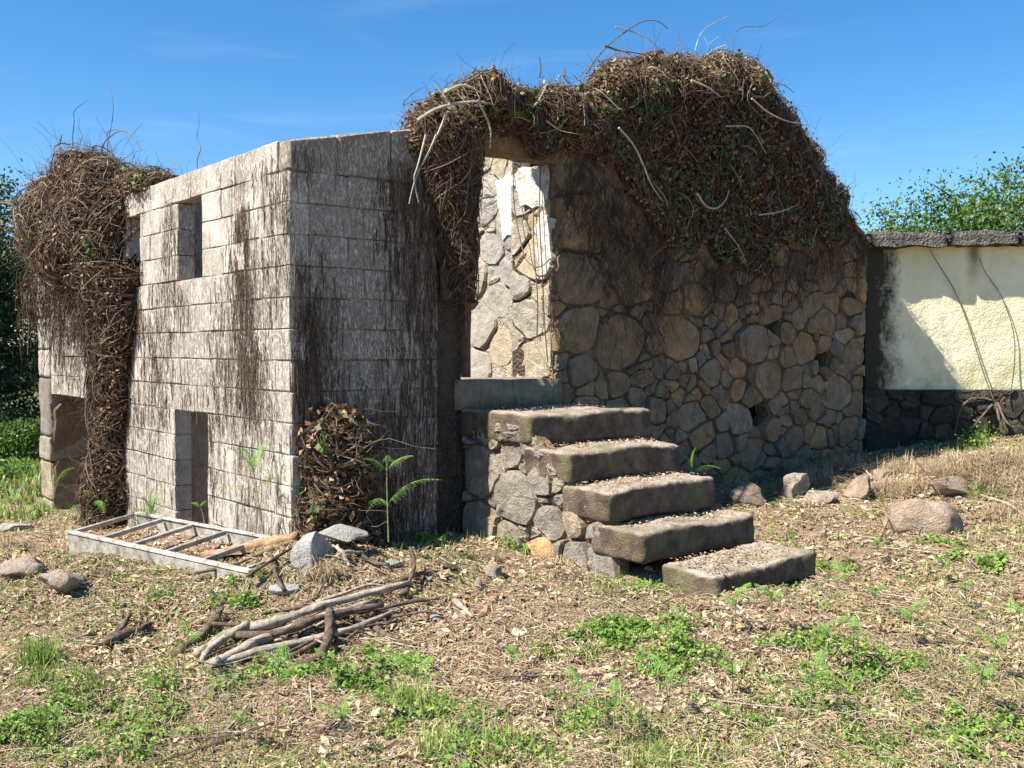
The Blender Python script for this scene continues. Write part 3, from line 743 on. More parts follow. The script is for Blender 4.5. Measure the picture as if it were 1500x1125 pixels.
# ------------------------------------------------------------------ dead ivy: stems hug a lumpy surface S(a, b)
def surf_ivy(thing, S, nst, nlf, ng, rad=(.002, .007), length=(.25, .8), steps_=9, down=.6, lift=(.0, .09), core=(60, 24), coreoff=-.02, b_rng=(0, 1), a_rng=(0, 1), seed=0, leafs=(.02, .05), curl=.5, mati=None, light=0.0, flip=False, spikes=0, spl=.05):
    r = np.random.default_rng(seed)
    sgn = 1.0
    def SN(a, b):
        e = .01; p = S(a, b); pa = S(a+e, b)-S(a-e, b); pb = S(a, b+e)-S(a, b-e)
        n = np.cross(pa, pb); n /= np.linalg.norm(n, axis=-1, keepdims=True)+1e-9
        n = n*sgn; return p, n, np.linalg.norm(pa, axis=-1)/(2*e)+1e-3, np.linalg.norm(pb, axis=-1)/(2*e)+1e-3
    if flip: sgn = -1.0
    # core
    if core:
        A, B = np.meshgrid(np.linspace(*a_rng, core[0]), np.linspace(*b_rng, core[1]), indexing='ij')
        p, n, _, _ = SN(A, B)
        lump = (vnoise(A*37+seed, B*19)-.5)*.10+(vnoise(A*90, B*45+seed)-.5)*.06
        p = p+n*(coreoff+lump)[..., None]
        ii = np.arange(A.size).reshape(A.shape); q = np.stack([ii[:-1, :-1], ii[1:, :-1], ii[1:, 1:], ii[:-1, 1:]], -1).reshape(-1, 4)
        mesh_obj('root_mat', p.reshape(-1, 3), q, MAT, thing)
    # stems walk in (a, b)
    a = r.uniform(*a_rng, nst); b = r.uniform(*b_rng, nst); L = r.uniform(*length, nst)
    head = r.uniform(0, 2*pi, nst); h = r.uniform(*lift, nst); P = []
    dn = r.random(nst) < down
    head = np.where(dn, -pi/2+r.normal(size=nst)*.35, head)
    for k in range(steps_):
        p, n, la, lb = SN(a, b); h = np.clip(h+r.normal(size=nst)*.018, lift[0]-.03, lift[1]*1.9)
        P.append(p+n*h[:, None]); head = head+r.normal(size=nst)*curl*np.where(dn, .45, 1)
        a = a+np.cos(head)*L/steps_/la; b = b+np.sin(head)*L/steps_/lb
        a = np.clip(a, a_rng[0]-.004, a_rng[1]+.004); b = np.clip(b, b_rng[0]-.03, b_rng[1])
    P = np.stack(P, 1); P[:, 1:-1] = (P[:, :-2]+2*P[:, 1:-1]+P[:, 2:])/4
    r0 = r.uniform(*rad, nst)*np.where(r.random(nst) < .08, 2.0, 1)*np.where(r.random(nst) < .015, 2.2, 1); rr_ = r0[:, None]*np.linspace(1, .45, steps_)[None]
    V, Q = tubes(P, rr_, 3); var = np.repeat(np.clip(r.beta(2, 2.6, nst)+light, 0, 1), steps_*3)
    stuffed('stems', [(V, Q)], STEM, thing, var)
    if spikes:
        m_ = spikes; a = r.uniform(*a_rng, m_); b = r.uniform(*b_rng, m_); p, n, _, _ = SN(a, b)
        d = n+r.normal(size=(m_, 3))*.8+np.array([0, 0, .25]); d /= np.linalg.norm(d, axis=1, keepdims=True); L = r.gamma(2.0, spl, m_)+.04; P = [p]
        for k in range(4): d = d+r.normal(size=(m_, 3))*.35; d /= np.linalg.norm(d, axis=1, keepdims=True); P.append(P[-1]+d*L[:, None]/4)
        V, Q = tubes(np.stack(P, 1), r.uniform(.0012, .0035, m_)[:, None]*np.linspace(1, .4, 5)[None], 3)
        stuffed('twigs', [(V, Q)], STEM, thing, np.repeat(r.beta(2, 2.2, m_), 15))
    if nlf:
        a = r.uniform(*a_rng, nlf); b = r.uniform(*b_rng, nlf); p, n, _, _ = SN(a, b)
        V, Q = leaves(p+n*r.uniform(-.01, lift[1]*1.3, nlf)[:, None], r.uniform(*leafs, nlf), n, .6, flat=.8)
        stuffed('dry_leaves', [(V, Q)], DLEAF, thing, np.repeat(r.random(nlf), 4))
    if ng:
        cl = r.uniform(0, 1, (max(6, ng//90), 2)); w_ = r.integers(0, len(cl), ng)
        a = a_rng[0]+(a_rng[1]-a_rng[0])*np.clip(cl[w_, 0]+r.normal(size=ng)*.012, 0, 1); b = b_rng[0]+(b_rng[1]-b_rng[0])*np.clip(cl[w_, 1]+r.normal(size=ng)*.035, 0, 1)
        p, n, _, _ = SN(a, b)
        V, Q = leaves(p+n*r.uniform(.0, lift[1]*1.5, ng)[:, None], r.uniform(.03, .055, ng), n, .8, flat=.6)
        stuffed('green_leaves', [(V, Q)], GLEAF, thing, np.repeat(r.random(ng), 4))

def prof(pts):                                             # [(px, py)] on the front wall plane -> interpolating arrays in t
    tz = sorted(front_px(*p) for p in pts); return [q[0] for q in tz], [q[1] for q in tz]
TOPX, TOPZ = prof([(612,196),(640,160),(690,128),(760,134),(830,130),(880,110),(930,94),(990,82),(1060,72),(1095,98),(1140,156),(1180,212),(1220,276),(1248,322),(1262,350)])
LOWX, LOWZ = prof([(612,205),(660,215),(700,208),(760,205),(830,215),(860,240),(900,285),(950,330),(990,370),(1040,395),(1090,385),(1150,372),(1210,350),(1250,350),(1262,360)])
ta, tb = TOPX[0], TOPX[-1]
BULX = [ta, 1.4, 2.6, 3.4, 4.4, 5.6, 6.3, tb]; BULZ = [.08, .14, .15, .17, .19, .08, .04, .02]
def S_gable(a, b):
    t = ta+(tb-ta)*a; top = np.interp(t, TOPX, TOPZ); low = np.interp(t, LOWX, LOWZ); bul = np.interp(t, BULX, BULZ)
    wob = .09*np.sin(t*5.1)+.06*np.sin(t*11.3+1)
    low = low+wob*.8; top = top-.10+.10*(vnoise(t*2.3, t*0+3)-.5)*2+.05*(vnoise(t*7, t*0+9)-.5)*2
    lowb = np.minimum(low+.22*(vnoise(t*6, t*0+1)-.4), top-.1)
    k = np.array([0, .3, .55, .72, 1.0])
    back = -np.interp(t, [2.3, 2.7, 5.5, 6.5], [.18, .5, .45, .2])
    us = [np.full_like(t, .02), bul*.45, bul, -.05+0*t, back]
    zs = [lowb, lowb+.45*(top-lowb), top-.16*(top-lowb)-.02, top, top-np.interp(t, [2.3, 2.7], [.12, .34])]
    def pw(v):
        out = np.zeros_like(t)
        for i in range(4):
            f = np.clip((b-k[i])/(k[i+1]-k[i]), 0, 1)
            if i == 0: out = v[0]+(v[1]-v[0])*f
            else: out = out+(v[i+1]-v[i])*(f if i > 1 else f)
        return out
    u = pw(us); z_ = pw(zs)
    lump = .05*np.sin(t*7+z_*9)+.04*np.sin(t*17-z_*13)+.12*(vnoise(t*4+5, z_*5+9)-.5)
    return Wn(t, -(u+lump*np.clip(b*3, 0, 1)), z_+.4*lump*np.clip(b*2, 0, 1))
ivy = empty('dead_ivy', Wd(4.2, -.05, -1.2), 'huge mass of dead brown ivy draped over the rubble gable, few green leaves', 'ivy')
surf_ivy(ivy, S_gable, 10500, 40000, 9500, length=(.15, .7), down=.55, seed=3, core=(200, 40), lift=(.0, .075), spikes=5000, curl=.7)
# wilder twigs, colour lightened as if sunlit, along the crest and over the doorway
def S_crest(a, b): return S_gable(a, .55+b*.3)
surf_ivy(ivy, S_crest, 2600, 3000, 900, length=(.2, .6), down=.2, seed=5, core=None, lift=(.0, .11), rad=(.002, .006), curl=.8, light=.15, spikes=2600)
surf_ivy(ivy, S_gable, 150, 0, 0, length=(.7, 2.2), steps_=16, down=.45, seed=33, core=None, lift=(.02, .10), rad=(.004, .010), curl=.35, light=-.08, b_rng=(.1, .9))
surf_ivy(ivy, S_crest, 50, 2500, 900, length=(.4, 1.2), steps_=14, down=.1, seed=34, core=None, lift=(.03, .12), rad=(.003, .008), curl=.5, light=.1)
# stray runners against the sky
def runner(thing, pxs, r0, s=0.1, name='runner', tw=0, leafy=0):
    P = [Wd(front_px(px, py, s)[0], s, front_px(px, py, s)[1]) for px, py in pxs]
    tube_obj(name, P, np.linspace(r0, r0*.4, len(P)), STEM_ONE if tw == 0 else STEM_PALE, thing, 5)
STEM_ONE = mat_bark('runner_bark', [(.3, (.10,.07,.05)), (.7, (.26,.20,.15))], 30); STEM_PALE = mat_bark('pale_runner_bark', [(.3, (.34,.28,.21)), (.7, (.60,.53,.43))], 30)
for pxs, r0, tw in (
    ([(858,112),(868,95),(890,70),(910,55),(940,35),(962,36),(976,48)], .008, 0), ([(884,72),(905,80),(930,82),(958,90),(975,105)], .009, 0),
    ([(900,45),(925,52),(950,62),(966,82)], .006, 1), ([(880,110),(880,92)], .008, 0), ([(790,118),(792,100),(789,88)], .008, 0), ([(826,118),(826,104)], .006, 0),
    ([(1015,80),(1020,60),(1030,45),(1062,30)], .005, 1), ([(1068,70),(1075,48),(1090,44),(1115,46),(1135,32),(1155,4)], .005, 0), ([(990,80),(992,62),(990,50)], .004, 0),
    ([(1120,122),(1145,128),(1160,140)], .006, 0), ([(812,128),(818,112),(840,120)], .006, 1), ([(1035,70),(1050,58),(1062,66)], .004, 1)):
    runner(ivy, pxs, r0, .12, tw=tw)
for pxs, r0, tw in (                                        # pale stems in front of the mass
    ([(905,190),(928,215),(940,240),(952,272),(968,295)], .009, 1), ([(1020,285),(1032,305),(1048,308),(1062,295),(1066,280)], .010, 1), ([(1110,316),(1140,312),(1165,302)], .007, 1),
    ([(1098,148),(1120,168),(1150,182),(1180,185)], .009, 1), ([(1010,122),(1035,132),(1052,145)], .010, 1), ([(1060,188),(1095,186),(1110,210),(1120,228)], .006, 1),
    ([(1060,335),(1080,360),(1092,385)], .006, 1), ([(1098,128),(1090,145),(1096,160),(1130,190)], .007, 0),
    ([(640,200),(630,225),(615,250),(607,270),(600,300)], .008, 1), ([(625,200),(612,250),(606,262),(614,298)], .008, 1), ([(655,170),(640,205),(618,245)], .010, 1),
    ([(700,150),(720,190),(718,220)], .010, 1), ([(780,160),(790,150),(800,128)], .010, 1), ([(650,140),(680,125),(720,150)], .012, 1), ([(612,180),(640,160),(700,150),(740,160)], .014, 1), ([(800,180),(820,195),(850,200)], .006, 1)):
    runner(ivy, pxs, r0, -.38 if pxs[0][0] > 850 else -.26, 'stem', tw)

# ivy hanging down the left jamb of the doorway
jamb = empty('hanging_ivy', Wd(1.3, -.08, -.2), 'dark curtain of dead ivy hanging down the left side of the doorway', 'ivy')
def S_jamb(a, b):
    ang = -pi*.05+a*pi*1.1; z_ = 1.62-1.25*(1-b)
    half = np.interp(z_, [.3, .6, .9, 1.2, 1.5, 1.62], [.02, .05, .09, .14, .21, .24]); cen = np.interp(z_, [.3, .9, 1.5], [1.31, 1.25, 1.19])
    return Wn(cen+half*np.cos(ang), -(.05+.13*np.sin(ang)*np.interp(z_, [.3, 1.0, 1.6], [.3, .8, 1.2])), z_)
surf_ivy(jamb, S_jamb, 1900, 1800, 0, flip=True, spikes=500, length=(.25, .7), down=.9, seed=8, core=(30, 30), lift=(0, .05), rad=(.002, .005))

# left mass on the block wall
lefti = empty('dead_ivy', Wd(-.1, 4.3, -1.6), 'bulging tangle of dead ivy on the far left wall top, trailing to the ground', 'ivy')
def S_left(a, b):
    ph = a*2*pi; th = pi*(1-b)                            # b = 1 is the top
    s_ = 4.24+1.14*np.clip(np.sin(th), 0, 1)**.8*np.cos(ph)*(1+.08*np.sin(th*9+ph*4)); lump = 1+.12*np.sin(ph*3+th*4)+.09*np.sin(ph*7-th*5)+.08*np.sin(ph*11+th*9)+.28*(vnoise(np.abs(((ph+40*pi)%(2*pi))-pi)*1.5+3, th*2.3+7)-.5)
    return Wn(-.02+.33*np.sin(th)*np.sin(ph)*lump, s_, 1.10+np.where(np.cos(th) > 0, .55, .22+.42*np.clip(1-(s_-3.4)/1.9, 0, 1))*np.sign(np.cos(th))*np.abs(np.cos(th))**.8*lump)
surf_ivy(lefti, S_left, 6500, 7000, 1100, flip=True, spikes=4200, spl=.085, length=(.2, .8), down=.45, seed=12, core=(70, 40), lift=(0, .11), a_rng=(0, 1), curl=.6, light=.05)
def S_tail(a, b):
    ph = -pi*.1+a*pi*1.2; z_ = .75-2.42*(1-b)
    half = np.interp(z_, [-1.67, -1.2, -.9, -.5, 0, .4, .75], [.26, .22, .14, .25, .36, .46, .60])*(1+.13*np.sin(z_*9+ph*2)+.08*np.sin(z_*21-ph))
    cen = np.interp(z_, [-1.67, -.8, 0, .75], [3.42, 3.38, 3.32, 3.30]); dep = np.interp(z_, [-1.67, -1.2, -.8, .2, .75], [.14, .17, .06, .09, .24])
    return Wn(-.02-dep*np.sin(ph), cen+half*np.cos(ph), z_)
surf_ivy(lefti, S_tail, 4200, 6500, 90, spikes=2200, length=(.15, .8), down=.7, seed=14, core=(36, 60), lift=(0, .08), light=-.12, curl=.7)
# low growth along the wall top to the right of it
def S_wt(a, b):
    s_ = 2.45+1.7*a; ph = pi*(1-b); h_ = np.interp(s_, [2.45, 3.0, 4.2], [.04, .16, .36])
    return Wn(.16-.16*np.cos(ph), s_, 1.31+h_*np.sin(ph))
surf_ivy(lefti, S_wt, 900, 1300, 1700, spikes=500, length=(.1, .4), down=.2, seed=15, core=(30, 14), lift=(0, .08))
surf_ivy(lefti, S_left, 60, 0, 0, length=(.6, 1.6), steps_=14, down=.3, seed=35, core=None, flip=True, lift=(.03, .12), rad=(.004, .010), light=-.05)
surf_ivy(lefti, S_tail, 45, 0, 0, length=(.8, 2.2), steps_=16, down=.95, seed=36, core=None, lift=(.02, .09), rad=(.006, .014), light=.0)
n = 900; r = np.random.default_rng(61); a = r.uniform(3.3, 5.7, n); b = r.uniform(.35, .85, n)-.15*(a < 4.2); tt = r.uniform(-.30, -.01, n); L = r.gamma(2, .09, n)+.05; P = []; x = a.copy()
for k in range(5): P.append(Wn(tt, x, b-L*k/4)); x = x+r.normal(size=n)*(.01+.08*L); tt = tt+r.normal(size=n)*.015
V, Q = tubes(np.stack(P, 1), np.repeat(r.uniform(.0012, .0035, n)[:, None], 5, 1), 3); stuffed('hanging_roots', [(V, Q)], STEM, lefti, np.repeat(r.beta(1.5, 2.5, n), 15))
def lrun(thing, pxs, r0, t=0.1):
    P = []
    for px, py in [(pxs[0][0]+6, pxs[0][1]+45)]+list(pxs):
        s_, z_ = left_px(px, py, t); P.append(Wd(t, s_, z_))
    tube_obj('runner', P, np.linspace(r0, r0*.4, len(P)), STEM_ONE, thing, 5)
for pxs, r0 in (([(110,210),(115,180),(112,165),(135,150)], .006), ([(160,220),(170,180),(172,150),(165,125)], .005), ([(168,218),(158,195),(185,190),(205,215)], .006), ([(150,215),(180,192),(200,200),(210,222)], .006),
    ([(290,235),(300,220),(290,205),(297,185),(294,165)], .004), ([(305,242),(285,215),(278,212)], .004), ([(92,215),(96,200)], .012), ([(30,298),(-10,298),(-40,305)], .016), ([(130,212),(120,190),(122,175)], .004), ([(270,245),(255,240),(240,232)], .004)):
    lrun(lefti, pxs, r0)

# small dead clump against the short wall, near the corner
clump = empty('dead_ivy_clump', Wd(.32, -.12, -1.3), 'waist-high clump of dead ivy and curled leaves at the block corner', 'ivy')
def S_cl(a, b):
    ph = -pi*.1+a*pi*1.2; z_ = -.42-.95*(1-b); half = np.interp(z_, [-1.37, -1.0, -.7, -.5, -.42], [.19, .11, .14, .10, .03])*(1+.30*np.sin(ph*3+z_*11)+.15*np.sin(ph*7+z_*23)); cen = np.interp(z_, [-1.37, -.4], [.24, .31])+.04*np.sin(z_*14)
    return Wn(cen+half*np.cos(ph), -(.01+.20*np.sin(ph)*np.interp(z_, [-1.37, -.6, -.42], [1, .8, .2])), z_)
surf_ivy(clump, S_cl, 1100, 2200, 200, flip=True, spikes=900, length=(.1, .4), down=.5, seed=20, core=(24, 24), lift=(0, .10), leafs=(.03, .07))

# ------------------------------------------------------------------ rootlets clinging to the block walls
def rootlets(name, n, pos, mat, seed, lab=None):
    r = np.random.default_rng(seed); a = []; b = []
    while len(a) < n:
        x, z_ = pos(r)
        if vnoise(np.array([x*2.1+seed]), np.array([z_*1.1]))[0] > r.uniform(.25, .75): a.append(x); b.append(z_)
    return np.array(a), np.array(b), r
a, b, r = rootlets('r', 4200, lambda r: (r.uniform(0, 5.3), r.uniform(-1.6, 1.25)), None, 2)
ok = ~(((a > 1.3) & (a < 1.98) & (b < -.4)) | ((a > 1.36) & (a < 1.87) & (b > .5)) | ((a > 3.3) & (b < -.4))); a = a[ok]; b = b[ok]
# heavier band of torn roots
ba = r.normal(.72, .10, 700); bb = r.uniform(-.4, 1.0, 700); ba += (1.0-bb)*-.10; a = np.concatenate([a, ba]); b = np.concatenate([b, bb])
n = len(a); L = r.uniform(.03, .22, n); K = 5; P = []
x = a.copy(); h = r.uniform(.0, .004, n)
for k in range(K): P.append(Wn(-(.002+h+r.random(n)*.008), x, b-L*k/(K-1))); x = x+r.normal(size=n)*.006
V, Q = tubes(np.stack(P, 1), np.repeat(r.uniform(.0008, .0026, n)[:, None], K, 1), 3)
stuffed('rootlets', [(V, Q)], STEM, house, np.repeat(.15+.8*r.beta(1.3, 2, n), K*3))
a, b, r = rootlets('r', 3600, lambda r: (r.uniform(0.02, 1.13), r.uniform(-1.3, 1.3)), None, 4)
n = len(a); L = r.uniform(.03, .25, n); P = []; x = a.copy(); h = r.uniform(.0, .004, n)
for k in range(K): P.append(Wn(x, -(.002+h+r.random(n)*.008), b-L*k/(K-1))); x = x+r.normal(size=n)*.006
V, Q = tubes(np.stack(P, 1), np.repeat(r.uniform(.0008, .0026, n)[:, None], K, 1), 3)
stuffed('rootlets', [(V, Q)], STEM, house, np.repeat(r.beta(1.3, 2, n), K*3))
n = 1500; r = np.random.default_rng(6); a = np.where(r.random(n) < .6, r.uniform(2.3, 6.5, n), r.uniform(2.3, 3.5, n)); b = np.interp(a, LOWX, LOWZ)-np.abs(r.normal(size=n))*np.where(a < 3.5, .5, .22)+.1
L = r.uniform(.05, .4, n); P = []; x = a.copy()
for k in range(K): P.append(Wn(x, -(.04+r.random(n)*.05), b-L*k/(K-1))); x = x+r.normal(size=n)*(.012+.12*L)
V, Q = tubes(np.stack(P, 1), np.repeat(r.uniform(.001, .003, n)[:, None], K, 1), 3)
stuffed('rootlets', [(V, Q)], STEM, house, np.repeat(r.beta(1.5, 2.5, n), K*3))
# runners hanging in front of the sunlit reveal
for pts in ([(2.2, .45, 1.42), (2.16, .40, 1.15), (2.15, .30, .85), (2.14, .22, .68), (2.16, .08, .62), (2.2, .0, .7)], [(2.2, .12, 1.42), (2.17, .10, 1.0), (2.17, .06, .6), (2.18, .05, .2), (2.2, .03, -.1)], [(2.2, .2, 1.1), (2.17, .17, .8), (2.18, .12, .4), (2.2, .16, .1)]):
    tube_obj('hanging_runner', [Wd(*p) for p in pts], .005, STEM_ONE, jamb, 5)

# ------------------------------------------------------------------ TREES beyond
def tree(name, x, y, h, cr, nl, label, lmat, cat='tree', group=None, seed=0, lsz=.09, low=.25, trunk_r=.12):
    r = np.random.default_rng(seed); z0 = g1(x, y)-.1
    t = empty(name, (x, y, z0), label, cat, group)
    tube_obj('trunk', [(x, y, z0), (x+.1, y, z0+h*.25), (x-.05, y+.1, z0+h*.5), (x+.05, y, z0+h*.8)], np.array([1, .8, .55, .2])*trunk_r, TRUNK, t, 7)
    nb = 26; cl = []
    for i in range(nb):
        a = r.uniform(0, 2*pi); el = r.uniform(-.1, 1.2); z1 = z0+h*r.uniform(low, .75); L = cr*r.uniform(.5, 1.0)
        e = np.array([x+cos(a)*L*cos(el*.8), y+sin(a)*L*cos(el*.8), min(z1+sin(el)*L*.9, z0+h)])
        m_ = (np.array([x, y, z1])+e)/2+r.normal(size=3)*.1
        tube_obj('limb', [(x, y, z1-.1), tuple(m_), tuple(e)], np.array([.35, .22, .06])*trunk_r, TRUNK, t, 5)
        for q in range(5): cl.append(e*(1-.16*q)+np.array([x, y, z1])*.16*q+r.normal(size=3)*cr*.13)
    cl = np.array(cl); w_ = r.integers(0, len(cl), nl); sp = r.uniform(.10, .26, len(cl))*cr
    P = cl[w_]+r.normal(size=(nl, 3))*sp[w_][:, None]*np.array([1, 1, .7])
    V, Q = leaves(P, r.uniform(.6, 1.4, nl)*lsz, None, .5)
    stuffed('crown', [(V, Q)], lmat, t, np.repeat(np.clip(r.normal(.5, .25, nl), 0, 1), 4)); return t
TS = [('tree', -9.6, 18.0, 4.5, 2.1, 30000, 'dark dense tree at the left edge, nearest beyond the ruin', TLEAF_D, 1, .10, .05),
      ('tree', -12.6, 21.5, 5.0, 2.4, 17000, 'dark rounded tree outside left, behind the nearest one', TLEAF_D, 2, .10, .1),
      ('tree', -9.3, 22.5, 3.9, 1.8, 13000, 'dark low tree just left of the ruin, half hidden behind its wall', TLEAF_D, 3, .10, .05),
      ('tree', 9.7, 21.0, 5.15, 2.0, 13000, 'light green airy tree above the yellow wall at the right edge', TLEAF_L, 4, .095, .3),
      ('tree', 12.6, 22.0, 5.9, 2.4, 13000, 'tall green tree outside right, behind the yellow wall', TLEAF_L, 5, .11, .3),
      ('tree', 7.9, 20.0, 4.5, 1.1, 8000, 'small bright green treetop beside the dead ivy, above the yellow wall', TLEAF_L, 6, .085, .3)]
for nm, x, y, h, cr, nl, lab, lm, sd_, ls, lo in TS: tree(nm, x, y, h, cr, nl, lab, lm, seed=sd_, lsz=ls, low=lo)
# distant wood that closes the view at ground level
r = np.random.default_rng(44); n = 42000; ang = r.uniform(R(20), R(160), n); rad_ = r.uniform(42, 50, n)
ht = 1.2+2.4*vnoise(ang*14, rad_*.02); P = np.stack([np.cos(ang)*rad_, np.sin(ang)*rad_, -.3+ht*r.random(n)**.6], 1)
V, Q = leaves(P, r.uniform(.25, .6, n), None, .6)
o = stuffed('distant_wood', [(V, Q)], TLEAF_D, None, np.repeat(r.random(n), 4)); tag(o, 'dark distant line of woodland beyond the garden', 'woodland')
# sunlit undergrowth at far left
def bush(name, x, y, w_, h, n, mat, label, seed, lsz=.06, cat='bush'):
    r = np.random.default_rng(seed); z0 = g1(x, y); t = empty(name, (x, y, z0-.05), label, cat)
    for i in range(7):
        a = r.uniform(0, 2*pi); tube_obj('stem', [(x, y, z0-.05), (x+cos(a)*w_*.2, y+sin(a)*w_*.2, z0+h*.4), (x+cos(a)*w_*.38, y+sin(a)*w_*.38, z0+h*.8)], np.array([.018, .012, .005]), TRUNK, t, 5)
    d = r.normal(size=(n, 3)); d /= np.linalg.norm(d, axis=1, keepdims=True); k = r.random(n)**.45
    P = np.stack([x+d[:, 0]*k*w_/2, y+d[:, 1]*k*w_/2, z0+h*.5+d[:, 2]*k*h*.55], 1)
    P[:, :2] += (vnoise(P[:, 2:3]*5+seed, P[:, :1]*4)-.5)*.4*w_
    V, Q = leaves(P, r.uniform(.6, 1.4, n)*lsz, None, .55); stuffed('foliage', [(V, Q)], mat, t, np.repeat(r.random(n), 4))
bush('bush', -7.8, 15.6, 1.1, .65, 3500, TLEAF_L, 'green bush at the far left beyond the ruin', 1)
bush('bush', -9.2, 17.0, 1.5, .8, 4000, TLEAF_D, 'dark bush under the dark trees at the left edge', 2)
bush('bush', -6.9, 12.8, .9, .35, 2500, WEED, 'low green bush beside the far left corner of the ruin', 3)

# ------------------------------------------------------------------ ROCKS AND RUBBLE
def rk(px, py, size, mat, seed, label, cat='boulder', sink=.36, name='boulder', **kw):
    x, y, z_ = hit(px, py); return rock(name, (x, y, z_+size[2]*(.5-sink)), size, mat, seed, label, cat, **kw)
rk(1338, 782, (.66,.54,.50), MS_ROCK, 1, 'largest pale boulder lying alone on the grass at right')
rk(1095, 738, (.34,.30,.26), MS_ROCK, 2, 'grey-pink boulder nearest the steps, by the foot of the gable')
rk(1162, 728, (.34,.3,.30), MS_ROCK, 3, 'brown boulder under a tuft of dry grass below the gable')
rk(1207, 736, (.30,.24,.20), MS_ROCK, 4, 'flat brownish boulder in the middle of the row below the gable')
rk(1262, 728, (.32,.3,.28), MS_ROCK, 5, 'rounded pink boulder at the right end of the row')
rk(1395, 720, (.36,.3,.20), MS_ROCK, 6, 'half-buried boulder in dry grass on the right bank')
rk(1300, 700, (.22,.2,.14), MS_ROCK, 7, 'small pale boulder on the bank under the yellow wall')
rk(92, 872, (.30,.24,.20), MS_ROCK, 8, 'angular brown boulder in front of the white frame, at left')
rk(38, 845, (.34,.3,.16), MS_ROCK, 9, 'low tan boulder at the left edge among leaves')
rk(15, 778, (.42,.25,.10), MS_CONC, 10, 'flat white slab lying at the left edge of the lawn', 'slab', name='slab')
rk(452, 826, (.28,.22,.27), MS_CONC, 11, 'upright chunk of grey broken concrete by the block corner', 'rubble', name='concrete_chunk', cuts=12, amp=.03, sub=4, dr=(.38, .62))
rk(497, 800, (.33,.22,.10), MS_CONC, 12, 'flat pale broken slab tilted behind the concrete chunk', 'rubble', sink=-.12, name='broken_slab', cuts=12, amp=.04, dr=(.3, .6), tilt=(.1, .12))
rk(415, 868, (.20,.12,.07), MS_CONC, 13, 'thin grey shard of concrete at the end of the white frame', 'rubble', name='concrete_shard', cuts=9, amp=.05)
rk(655, 838, (.12,.10,.07), MS_PLINTH, 14, 'dark shiny stone on the litter left of the steps', 'stone', name='stone')
rk(722, 850, (.12,.10,.13), MS_ROCK, 15, 'small brown stone standing near the foot of the steps', 'stone', name='stone')
rk(575, 832, (.16,.12,.08), MS_CONC, 16, 'small grey stone in the litter below the fern', 'stone', name='stone')
rk(640, 912, (.08,.06,.04), MS_CONC, 17, 'small white stone beside the branch ends', 'stone', name='stone')
rk(700, 868, (.07,.07,.12), MS_ROCK, 18, 'slim tan stone leaning on the small brown stone', 'stone', name='stone')
rk(130, 930, (.05,.04,.02), MS_CONC, 19, 'white stone chip on the bare litter at left', 'stone', name='stone')
rk(880, 838, (.22,.2,.17), MS_ROCK, 21, 'loose rounded stone at the foot of the side wall of the steps', 'stone', name='stone', sink=.2)
rk(735, 955, (.07,.06,.03), MS_CONC, 22, 'tiny pale stone in the grass in front of the steps', 'stone', name='stone')
# loose rubble chips, many alike
for i in range(70):
    px = random.choice([random.uniform(380, 760), random.uniform(0, 420), random.uniform(1000, 1500), random.uniform(0, 1500)]); py = random.uniform(800, 900) if px < 900 else random.uniform(720, 900)
    if i > 45: py = random.uniform(860, 1110)
    s_ = random.uniform(.02, .055); x, y, z_ = hit(px, py)
    rock('pebble', (x, y, z_+s_*.15), (s_*1.4, s_, s_*.7), MS_ROCK if i % 3 else MS_CONC, i, 'small loose stone chip lying in the leaf litter', 'pebble', 'loose stone chips in the litter', random.uniform(0, 6), 5, 2)

# ------------------------------------------------------------------ WHITE CONCRETE FRAME lying on the ground
fa = np.array(at_px(100, 787, 6.75)); fb = np.array(at_px(345, 846, 5.62))
fa = fa+np.array([0, 0, .03]); fb = fb+np.array([.08, -.02, .03])
fr = empty('concrete_trough', tuple((fa+fb)/2-np.array([0, 0, .12])), 'flaking white ladder-like concrete frame lying before the ruin', 'concrete trough')
fx = fb-fa; LEN = np.linalg.norm(fx); fx /= LEN; up = np.array([0, 0, 1.0]); up -= fx*np.dot(up, fx); up /= np.linalg.norm(up); fy = np.cross(up, fx)
up2 = up*cos(.13)-fy*sin(.13); fy2 = np.cross(up2, fx)
def fbox(name, x0, x1, y0, y1, z0, z1, seed, b=.006):
    V, Fc = bevel_box(x1-x0, y1-y0, z1-z0, b, .0015, seed)
    W_ = [tuple(fa+fx*(v[0]+x0)+fy2*(v[1]+y0)+up2*(v[2]+z0)) for v in V]
    o = mesh_obj(name, W_, Fc, PAINT, fr); fix_normals(o.data)
WF = .47
fbox('side_rail', 0, LEN, -.03, .0, -.17, 0, 1); fbox('rim', -.02, LEN+.02, -.036, .010, .001, .016, 11)
fbox('side_rail', 0.05, LEN-.1, WF, WF+.03, -.17, 0, 2); fbox('rim', .03, LEN-.06, WF-.010, WF+.036, .001, .016, 12)
for k, f in enumerate((.02, .20, .38, .57, .77, .975)):
    fbox('crossbar', LEN*f-.011, LEN*f+.011, .012, WF-.012, -.014, .015, 20+k, .004)
fbox('end_board', LEN-.02, LEN+.004, .004, WF, -.17, -.034, 31)
nn_ = 26; V = []; Fc = []
for i in range(nn_+1):
    for j in range(9):
        a_, b_ = .02+(LEN-.05)*i/nn_, .004+(WF-.008)*j/8; V.append(tuple(fa+fx*a_+fy2*b_+up2*(-.085+.035*mn.noise(Vector((a_*7, b_*7, 3)))+.02*mn.noise(Vector((a_*23, b_*23, 3))))))
for i in range(nn_):
    for j in range(8): q = i*9+j; Fc.append([q, q+9, q+10, q+1])
mesh_obj('soil_fill', V, Fc, GRD, fr, smooth=True)
